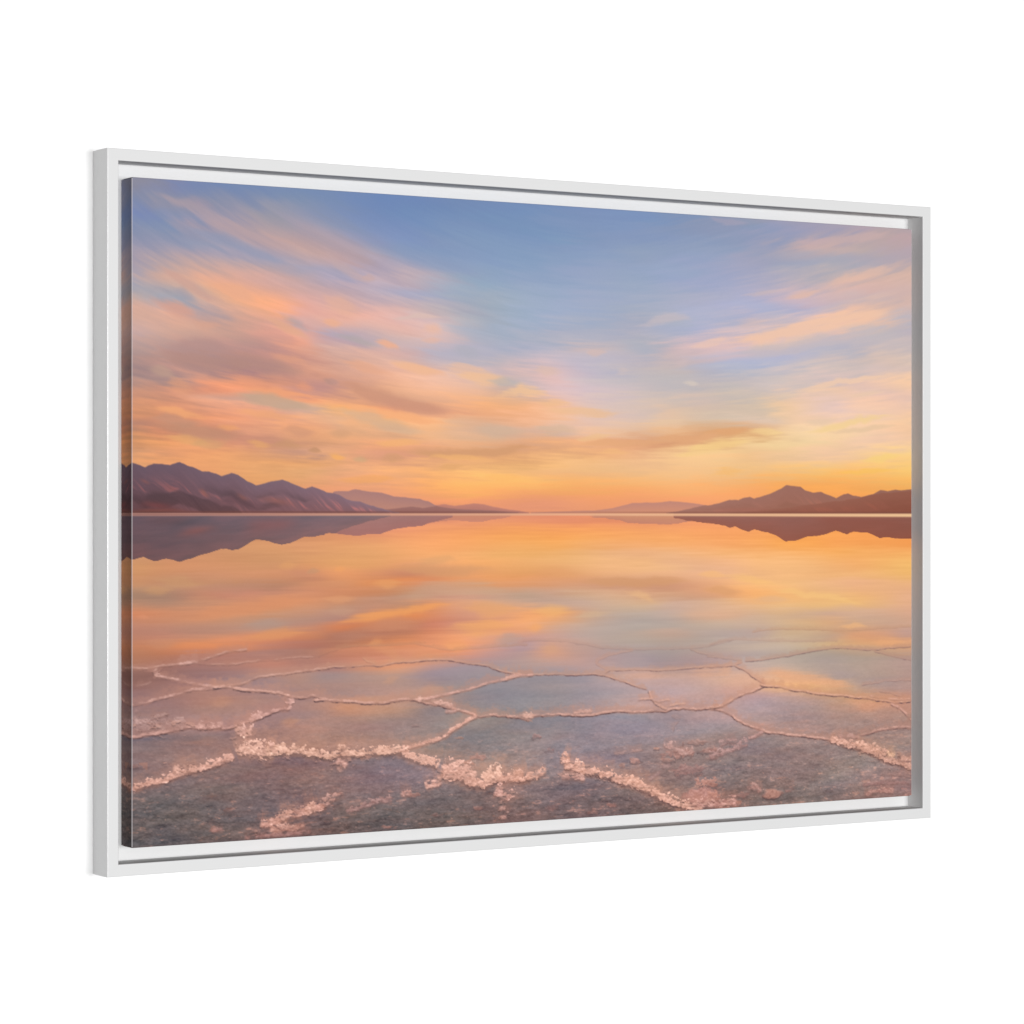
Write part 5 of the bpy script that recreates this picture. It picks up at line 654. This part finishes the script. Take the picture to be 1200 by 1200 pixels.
9.0],[468.8,742.4,9.0],[484.8,747.2,9.0],[495.5,749.4,9.0],[508.9,744.3,9.0],[527.7,744.1,9.0],[546.7,742.7,9.0],[563.0,741.9,9.0]],"c":[234,174,150],"o":0.95,"s":61,"dark":1.1,
"dc":[70,56,62],"j":4},{"p":[[426.6,727.9,13.0],[447.7,730.0,13.0],[466.2,735.4,13.0],[479.5,742.9,13.0]],"c":[228,170,148],"o":0.85,"s":62,"dark":0.4,"gap":0.4},{"p":[[490.1,
745.7,9.0],[498.2,739.2,9.0],[506.2,736.2,9.0],[516.9,742.4,9.0]],"c":[238,180,154],"o":0.8,"s":63,"dark":0.5},{"p":[[535.8,738.8,5.0],[546.7,736.5,5.0],[554.8,738.5,5.0]],
"c":[230,172,148],"o":0.8,"s":64,"dark":0.5},{"p":[[554.8,743.1,6.0],[571.2,743.2,6.0],[547.2,744.8,6.0],[560.8,743.9,6.0],[574.4,739.9,6.0],[588.1,738.3,6.0]],"c":[228,168,144],
"o":0.9,"s":65,"dark":0.8,"gap":0.4},{"p":[[274.1,708.5,7.0],[282.9,711.1,7.0],[295.5,713.9,7.0]],"c":[216,160,142],"o":0.85,"s":66,"dark":0.6,"gap":0.4},{"p":[[276.6,716.3,4.0],
[281.6,722.1,4.0],[286.7,723.4,4.0]],"c":[200,150,134],"o":0.7,"s":67,"dark":0.4,"gap":0.6},{"p":[[287.9,745.6,6.0],[275.4,752.7,6.0],[262.8,759.8,6.0],[247.9,770.0,6.0]],"c":[200,
146,130],"o":0.8,"s":68,"dark":0.6,"gap":0.6},{"p":[[431.9,742.8,6.0],[416.2,746.5,6.0],[403.1,750.8,6.0]],"c":[222,164,144],"o":0.9,"s":69,"dark":0.6,"gap":0.4},{"p":[[387.5,
755.9,6.0],[374.6,756.1,6.0],[366.9,757.5,6.0]],"c":[206,150,134],"o":0.8,"s":70,"dark":0.6,"gap":0.5},{"p":[[359.1,761.5,5.0],[336.1,762.5,5.0],[310.7,769.0,5.0],[287.9,774.4,
5.0]],"c":[180,132,122],"o":0.7,"s":71,"dark":0.6,"gap":0.6},{"p":[[506.2,757.9,10.0],[519.6,763.2,10.0],[527.7,765.9,10.0],[514.2,770.9,10.0]],"c":[218,160,142],"o":0.85,"s":72,
"dark":0.7,"gap":0.5},{"p":[[516.9,776.7,7.0],[519.6,792.9,7.0],[527.7,795.7,7.0]],"c":[200,146,130],"o":0.7,"s":73,"dark":0.5,"gap":0.6},{"p":[[168.7,782.6,7.0],[185.8,781.4,7.0],
[200.5,776.7,7.0],[210.3,776.2,7.0],[225.1,771.5,7.0],[239.9,768.0,7.0],[254.9,766.2,7.0],[259.8,760.3,7.0]],"c":[214,154,134],"o":0.9,"s":74,"dark":0.7,"gap":0.5},{"p":[[180.9,
790.9,6.0],[200.5,790.3,6.0],[222.6,790.0,6.0],[235.0,785.3,6.0]],"c":[206,148,128],"o":0.8,"s":75,"dark":0.7,"gap":0.5},{"p":[[195.5,776.5,8.0],[207.8,773.9,8.0],[212.7,777.4,
8.0]],"c":[220,162,140],"o":0.8,"s":76,"dark":0.6},{"p":[[230.0,770.7,8.0],[239.9,769.1,8.0],[249.9,767.4,8.0]],"c":[222,164,142],"o":0.8,"s":77,"dark":0.6},{"p":[[146.9,797.1,
4.0],[185.8,796.6,4.0],[222.6,796.8,4.0],[242.4,796.7,4.0]],"c":[180,128,116],"o":0.7,"s":78,"dark":0.4,"gap":0.6},{"p":[[103.8,788.5,4.0],[113.3,785.8,4.0],[122.9,787.5,4.0]],
"c":[180,130,118],"o":0.6,"s":79,"dark":0.4,"gap":0.6},{"p":[[606.0,719.9,8.0],[615.7,724.1,8.0],[626.8,726.2,8.0]],"c":[226,168,146],"o":0.95,"s":80,"dark":0.7},{"p":[[612.9,
733.2,8.0],[629.6,734.0,8.0],[646.3,739.5,8.0],[665.9,742.7,8.0],[685.5,748.4,8.0],[705.4,756.4,8.0],[725.3,760.6,8.0],[742.4,768.1,8.0],[759.7,774.2,8.0],[777.0,782.9,8.0],[794.4,
788.6,8.0],[814.8,795.7,8.0],[838.3,799.8,8.0]],"c":[232,172,148],"o":0.95,"s":81,"dark":1.1,"dc":[70,54,60]},{"p":[[702.5,752.0,6.0],[725.3,757.8,6.0],[748.2,766.0,6.0],[771.2,
775.5,6.0]],"c":[236,176,150],"o":0.6,"s":82,"dark":0.3},{"p":[[607.4,745.5,5.0],[626.8,746.4,5.0],[649.1,750.8,5.0]],"c":[214,158,140],"o":0.85,"s":83,"dark":0.6,"gap":0.3},
{"p":[[814.8,789.7,7.0],[847.1,793.8,7.0],[867.8,794.9,7.0],[888.6,792.4,7.0],[863.7,793.3,7.0],[881.5,793.0,7.0],[896.4,796.2,7.0]],"c":[206,148,132],"o":0.8,"s":84,"dark":0.6,
"gap":0.5},{"p":[[771.2,710.3,6.0],[788.6,715.8,6.0],[800.2,721.1,6.0],[823.6,722.1,6.0]],"c":[206,156,142],"o":0.7,"s":85,"dark":0.6,"gap":0.5},{"p":[[691.2,719.8,3.0],[713.9,
717.3,3.0],[742.4,713.8,3.0]],"c":[190,146,134],"o":0.6,"s":86,"dark":0.4,"gap":0.5},{"p":[[742.4,761.0,4.0],[753.9,754.5,4.0],[765.4,748.0,4.0],[771.2,741.1,4.0],[788.6,737.2,
4.0]],"c":[180,138,130],"o":0.5,"s":87,"dark":0.4,"gap":0.6},{"p":[[1052.1,714.0,6.5],[1070.8,718.2,6.5],[1089.7,724.2,6.5],[1114.9,731.5,6.5],[1137.2,739.9,6.5],[1156.4,748.3,
6.5],[1178.9,754.3,6.5],[1201.5,762.9,6.5]],"c":[222,164,140],"o":0.95,"s":88,"dark":1.1,"dc":[76,58,62]},{"p":[[1096.0,724.0,7.0],[1121.3,728.8,7.0],[1146.8,737.4,7.0],[1166.0,
743.2,7.0]],"c":[222,164,138],"o":0.7,"s":89,"dark":0.3,"gap":0.4},{"p":[[1153.2,736.4,5.0],[1162.8,740.6,5.0],[1172.4,743.5,5.0]],"c":[240,186,150],"o":0.8,"s":90,"dark":0.3},
{"p":[[1172.4,748.0,5.0],[1188.5,748.0,5.0],[1201.5,749.8,5.0]],"c":[214,158,136],"o":0.8,"s":91,"dark":0.6},{"p":[[1105.4,711.3,2.8],[1127.6,707.9,2.8],[1146.8,705.0,2.8],[1172.4,
702.2,2.8],[1188.5,701.6,2.8],[1201.5,704.6,2.8]],"c":[212,158,140],"o":0.85,"s":92,"dark":0.8,"dc":[100,76,76]},{"p":[[1064.6,712.8,4.0],[1089.7,712.6,4.0],[1108.6,714.6,4.0]],
"c":[206,154,138],"o":0.6,"s":93,"dark":0.3,"gap":0.4},{"p":[[941.5,700.6,4.0],[926.4,704.6,4.0],[911.4,707.6,4.0]],"c":[200,150,138],"o":0.8,"s":94,"dark":0.5,"gap":0.4},
{"p":[[914.4,715.0,6.0],[899.4,718.0,6.0],[881.5,723.2,6.0],[863.7,727.2,6.0],[845.9,730.0,6.0]],"c":[188,140,130],"o":0.7,"s":95,"dark":0.6,"gap":0.5},{"p":[[896.4,710.6,5.0],
[878.5,709.9,5.0],[863.7,715.2,5.0]],"c":[190,144,134],"o":0.6,"s":96,"dark":0.7,"gap":0.5},{"p":[[908.4,772.7,6.0],[926.4,777.3,6.0],[938.5,781.5,6.0]],"c":[190,138,124],"o":0.7,
"s":97,"dark":0.5,"gap":0.5},{"p":[[975.0,783.4,4.0],[993.3,779.4,4.0]],"c":[180,130,118],"o":0.6,"s":98,"dark":0.5,"gap":0.5},{"p":[[1111.8,795.4,5.0],[1130.8,792.6,5.0],[1153.2,
790.1,5.0],[1169.2,793.4,5.0]],"c":[190,136,120],"o":0.8,"s":99,"dark":0.6,"gap":0.4},{"p":[[1108.6,780.3,4.0],[1140.4,780.7,4.0],[1178.9,781.4,4.0],[1199.9,784.9,4.0]],"c":[170,
124,114],"o":0.6,"s":100,"dark":0.7,"gap":0.5},{"p":[[1140.4,767.0,3.0],[1172.4,769.8,3.0],[1199.9,772.4,3.0]],"c":[170,128,116],"o":0.5,"s":101,"dark":0.6,"gap":0.5}]}''')
# ---------------------------------------------------------------- sizes, inches
CW, CH = 18.0, 12.0               # half canvas
OW, OH = CW + 0.982, CH + 0.982   # half outer frame
RAIL = 0.4388                     # width of the frame's face
IW, IH = OW - RAIL, OH - RAIL
DEPTH = 1.2916                    # frame depth
LEDGE = 0.977                     # how deep the ledge that carries the canvas lies
REC = 0.0676                      # canvas face lies this far behind the frame's face
FOLD = 0.030                      # radius of the canvas fold

def P(x, y, d):
    """x right, y up from the picture's centre, d behind the frame's front face (inches) -> metres"""
    return (x * IN, d * IN, y * IN + MZ)

# ---------------------------------------------------------------- materials
def srgb_lin(c):
    c = np.asarray(c, np.float64)
    return np.where(c <= .04045, c / 12.92, ((c + .055) / 1.055) ** 2.4)

def material(name):
    m = bpy.data.materials.new(name); m.use_nodes = True
    return m, m.node_tree.nodes, m.node_tree.links, m.node_tree.nodes['Principled BSDF']

def painted(name, col, rough, spec, var, scale, bump):
    """painted surface: base colour with a faint cloudy variation and a fine orange-peel bump"""
    m, n, l, b = material(name)
    tc = n.new('ShaderNodeTexCoord'); no = n.new('ShaderNodeTexNoise'); no.inputs['Scale'].default_value = scale; no.inputs['Detail'].default_value = 4
    l.new(tc.outputs['Object'], no.inputs['Vector'])
    mx = n.new('ShaderNodeMix'); mx.data_type = 'RGBA'
    mx.inputs['A'].default_value = (*[c * (1 - var) for c in col], 1); mx.inputs['B'].default_value = (*[c * (1 + var) for c in col], 1)
    l.new(no.outputs['Fac'], mx.inputs['Factor']); l.new(mx.outputs['Result'], b.inputs['Base Color'])
    n2 = n.new('ShaderNodeTexNoise'); n2.inputs['Scale'].default_value = scale * 30; n2.inputs['Detail'].default_value = 2
    l.new(tc.outputs['Object'], n2.inputs['Vector'])
    bp = n.new('ShaderNodeBump'); bp.inputs['Strength'].default_value = bump; bp.inputs['Distance'].default_value = .0004
    l.new(n2.outputs['Fac'], bp.inputs['Height']); l.new(bp.outputs['Normal'], b.inputs['Normal'])
    b.inputs['Roughness'].default_value = rough; b.inputs['Specular IOR Level'].default_value = spec
    return m

FRAME_A = 0.66
WALL_A = 0.905
M_FRAME = painted('white_lacquer', (FRAME_A, FRAME_A, FRAME_A), .6, .15, .006, 9, .05)
M_ARRIS = painted('rubbed_lacquer_edge', (FRAME_A, FRAME_A, FRAME_A), .25, .6, .006, 9, 0)   # edges rubbed smooth
M_WALL = painted('white_wall_paint', (WALL_A, WALL_A, WALL_A), .9, .1, .004, 3, .05)

def print_material():
    """inkjet print on woven canvas: the ink colour is stored per vertex, the weave is a fine procedural bump"""
    m, n, l, b = material('printed_canvas')
    at = n.new('ShaderNodeAttribute'); at.attribute_name = 'ink'; l.new(at.outputs['Color'], b.inputs['Base Color'])
    tc = n.new('ShaderNodeTexCoord')
    w = []
    for d in ('X', 'Z'):
        wv = n.new('ShaderNodeTexWave'); wv.bands_direction = d; wv.inputs['Scale'].default_value = 420; wv.inputs['Distortion'].default_value = .6; wv.inputs['Detail'].default_value = 1
        l.new(tc.outputs['Object'], wv.inputs['Vector']); w.append(wv)
    ad = n.new('ShaderNodeMath'); ad.operation = 'ADD'; l.new(w[0].outputs['Fac'], ad.inputs[0]); l.new(w[1].outputs['Fac'], ad.inputs[1])
    bp = n.new('ShaderNodeBump'); bp.inputs['Strength'].default_value = .06; bp.inputs['Distance'].default_value = .0003
    l.new(ad.outputs[0], bp.inputs['Height']); l.new(bp.outputs['Normal'], b.inputs['Normal'])
    b.inputs['Roughness'].default_value = .8; b.inputs['Specular IOR Level'].default_value = .05
    return m
M_PRINT = print_material()

# ---------------------------------------------------------------- objects
def link(name, mesh, mat, parent=None):
    o = bpy.data.objects.new(name, mesh); C.objects.link(o)
    if mat: mesh.materials.append(mat)
    if parent:
        o.parent = parent; o.matrix_parent_inverse = parent.matrix_world.inverted()
    return o

def solid(name, verts, faces, mat, parent=None, bevel=0, seg=6):
    bm = bmesh.new(); vs = [bm.verts.new(v) for v in verts]
    for f in faces: bm.faces.new([vs[i] for i in f])
    bmesh.ops.recalc_face_normals(bm, faces=bm.faces)
    if bevel:
        bmesh.ops.bevel(bm, geom=bevel_edges(bm), offset=bevel, segments=seg, affect='EDGES', profile=.5, material=1)
    me = bpy.data.meshes.new(name); bm.to_mesh(me); bm.free()
    o = link(name, me, mat, parent)
    if bevel: me.materials.append(M_ARRIS)
    return o

def bevel_edges(bm):
    # the four long arrises of a rail, not its mitred ends
    el = sorted(bm.edges, key=lambda e: -e.calc_length())
    return el[:4]

root = bpy.data.objects.new('framed_canvas_print', None); C.objects.link(root)
root.location = P(0, -OH, DEPTH); root.empty_display_size = .1
root['label'] = 'canvas print of a sunset salt flat in a white frame on the white wall'
root['category'] = 'framed picture'
bpy.context.view_layer.update()

def rail(corners):
    """one mitred length of frame: four corners (outer a, outer b, inner b, inner a) through the full depth"""
    g = .0004                                                     # hair gap at the mitre
    (ax, ay), (bx, by), (cx, cy), (dx, dy) = corners
    if abs(ay - by) < 1e-9: s = math.copysign(g, bx - ax); ax += s; dx += s; bx -= s; cx -= s
    else: s = math.copysign(g, by - ay); ay += s; dy += s; by -= s; cy -= s
    q = [(ax, ay), (bx, by), (cx, cy), (dx, dy)]
    v = [P(x, y, 0) for x, y in q] + [P(x, y, DEPTH - .01) for x, y in q]
    return solid('frame_rail', v, [(0, 1, 2, 3), (4, 7, 6, 5), (0, 4, 5, 1), (1, 5, 6, 2), (2, 6, 7, 3), (3, 7, 4, 0)], M_FRAME, root, bevel=.03 * IN)

rail([(-OW, OH), (OW, OH), (IW, IH), (-IW, IH)])
rail([(OW, -OH), (-OW, -OH), (-IW, -IH), (IW, -IH)])
rail([(-OW, -OH), (-OW, OH), (-IW, IH), (-IW, -IH)])
rail([(OW, OH), (OW, -OH), (IW, -IH), (IW, IH)])
# the ledge behind the canvas, fitted between the rails
e = .004
q = [(-IW + e, IH - e), (IW - e, IH - e), (IW - e, -IH + e), (-IW + e, -IH + e)]
v = [P(x, y, LEDGE) for x, y in q] + [P(x, y, LEDGE + .25) for x, y in q]
solid('backing_board', v, [(0, 1, 2, 3), (4, 7, 6, 5), (0, 4, 5, 1), (1, 5, 6, 2), (2, 6, 7, 3), (3, 7, 4, 0)], M_FRAME, root)

# ---- the canvas: front face as a fine grid that carries the print
NX, NY = 1200, 800
LIGHT = 1.20                                                     # how brightly the picture is lit: ink = wanted colour / light
pic = paint(NX, NY, DATA)
ink = np.clip(srgb_lin(pic / 255.0) / LIGHT, 0, 1).astype(np.float32)

def grid_mesh(name, X, Y, D, col, mat, parent):
    """quad grid from coordinate arrays (inches) with a colour per vertex"""
    ny, nx = X.shape
    co = np.stack([X * IN, D * IN, Y * IN + MZ], -1).reshape(-1, 3).astype(np.float32)
    i = np.arange(ny * nx).reshape(ny, nx)
    q = np.stack([i[:-1, :-1], i[1:, :-1], i[1:, 1:], i[:-1, 1:]], -1).reshape(-1, 4).astype(np.int32)
    me = bpy.data.meshes.new(name)
    me.vertices.add(len(co)); me.vertices.foreach_set('co', co.ravel())
    me.loops.add(q.size); me.loops.foreach_set('vertex_index', q.ravel())
    me.polygons.add(len(q)); me.polygons.foreach_set('loop_start', np.arange(0, q.size, 4, dtype=np.int32))
    me.polygons.foreach_set('loop_total', np.full(len(q), 4, np.int32))
    at = me.attributes.new('ink', 'FLOAT_COLOR', 'POINT')
    c = np.concatenate([col, np.ones(col.shape[:2] + (1,), np.float32)], -1).reshape(-1, 4).astype(np.float32)
    at.data.foreach_set('color', c.ravel())
    me.update(calc_edges=True); me.validate()
    return link(name, me, mat, parent)

u = np.linspace(-CW + FOLD, CW - FOLD, NX); w = np.linspace(CH - FOLD, -CH + FOLD, NY)
X, Y = np.meshgrid(u, w)
canvas = grid_mesh('canvas', X, Y, np.full_like(X, REC), ink, M_PRINT, root)
bpy.context.view_layer.update()

def wrapped_edge(side):
    """canvas folded round the stretcher bar: a rounded fold, then the side, printed with the picture mirrored"""
    t = [0, .35, .7, 1]                                          # fold, quarter turn
    prof = [(FOLD * math.sin(a * math.pi / 2), FOLD * (1 - math.cos(a * math.pi / 2))) for a in t]
    deep = np.linspace(FOLD + .015, LEDGE - REC - .004, 30)
    off = np.array([p[0] for p in prof] + [FOLD] * len(deep)); dd = np.array([p[1] for p in prof] + list(deep))
    run = np.array([0, .012, .026, .04] + list(deep))            # how far round the fold, for the mirrored print
    k = np.clip((run / 36 * NX).astype(int), 0, NX - 1)
    fold_glint = np.array([0.05, .6, .6, .1] + [0] * len(deep)) if side in 'LR' else np.zeros(len(off))
    if side in 'LR':
        sg = -1 if side == 'L' else 1
        Yg = np.repeat(w[:, None], len(off), 1); Xg = sg * (CW - FOLD + off)[None, :] + 0 * Yg
        col = ink[:, k] if side == 'L' else ink[:, NX - 1 - k]
    else:
        sg = 1 if side == 'T' else -1
        Xg = np.repeat(u[None, ::4], len(off), 0); Yg = sg * (CH - FOLD + off)[:, None] + 0 * Xg
        col = ink[k][:, ::4] if side == 'T' else ink[NY - 1 - k][:, ::4]
    Dg = REC + (np.repeat(dd[None, :], Xg.shape[0], 0) if side in 'LR' else np.repeat(dd[:, None], Xg.shape[1], 1))
    # edge highlight on the left and right folds, painted into the ink colour
    wn = (fold_glint[None, :, None] if side in 'LR' else fold_glint[:, None, None])
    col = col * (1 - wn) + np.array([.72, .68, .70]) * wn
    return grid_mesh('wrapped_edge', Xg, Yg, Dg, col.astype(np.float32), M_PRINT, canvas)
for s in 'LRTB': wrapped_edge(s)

# ---------------------------------------------------------------- the white wall it hangs on
wall = solid('wall', [(-6, DEPTH * IN, -2), (8, DEPTH * IN, -2), (8, DEPTH * IN, 5), (-6, DEPTH * IN, 5),
                      (-6, DEPTH * IN + .1, -2), (8, DEPTH * IN + .1, -2), (8, DEPTH * IN + .1, 5), (-6, DEPTH * IN + .1, 5)],
             [(0, 1, 2, 3), (4, 7, 6, 5), (0, 4, 5, 1), (1, 5, 6, 2), (2, 6, 7, 3), (3, 7, 4, 0)], M_WALL)
wall['kind'] = 'structure'

# ---------------------------------------------------------------- light: a studio key from the front left, a softer one from the right
def area(name, az, dist, sx, sz, power, el=0):
    l = bpy.data.lights.new(name, 'AREA'); l.shape = 'RECTANGLE'; l.size = sx; l.size_y = sz; l.energy = power
    o = bpy.data.objects.new(name, l); C.objects.link(o)
    a = math.radians(az); b = math.radians(el)
    d = Vector((math.sin(a) * math.cos(b), -math.cos(a) * math.cos(b), math.sin(b)))
    o.location = Vector((0, 0, MZ)) + d * dist
    o.rotation_euler = (-d).to_track_quat('-Z', 'Y').to_euler()
    return o
area('key_lamp', KEY_AZ, 10.0, KEY_W, KEY_H, KEY_P)
area('fill_lamp', FILL_AZ, 10.0, FILL_W, FILL_H, FILL_P)

wd = bpy.data.worlds.new('World'); bpy.context.scene.world = wd; wd.use_nodes = True
bg = wd.node_tree.nodes['Background']; bg.inputs['Color'].default_value = (1, 1, 1, 1); bg.inputs['Strength'].default_value = AMBIENT

# ---------------------------------------------------------------- camera
cam = bpy.data.cameras.new('camera'); co = bpy.data.objects.new('camera', cam); C.objects.link(co)
cam.sensor_width = 36; cam.lens = 3381.3214 / 1200 * 36; cam.clip_start = .05; cam.clip_end = 100
co.location = P(-61.128, 0.02, -94.6205); co.rotation_euler = (math.pi / 2, 0, -0.5584)
sc = bpy.context.scene; sc.camera = co
sc.view_settings.view_transform = 'Standard'; sc.view_settings.look = 'None'; sc.view_settings.exposure = 0; sc.view_settings.gamma = 1
sc.view_settings.use_curve_mapping = False
sc.cycles.max_bounces = 8; sc.cycles.diffuse_bounces = 6
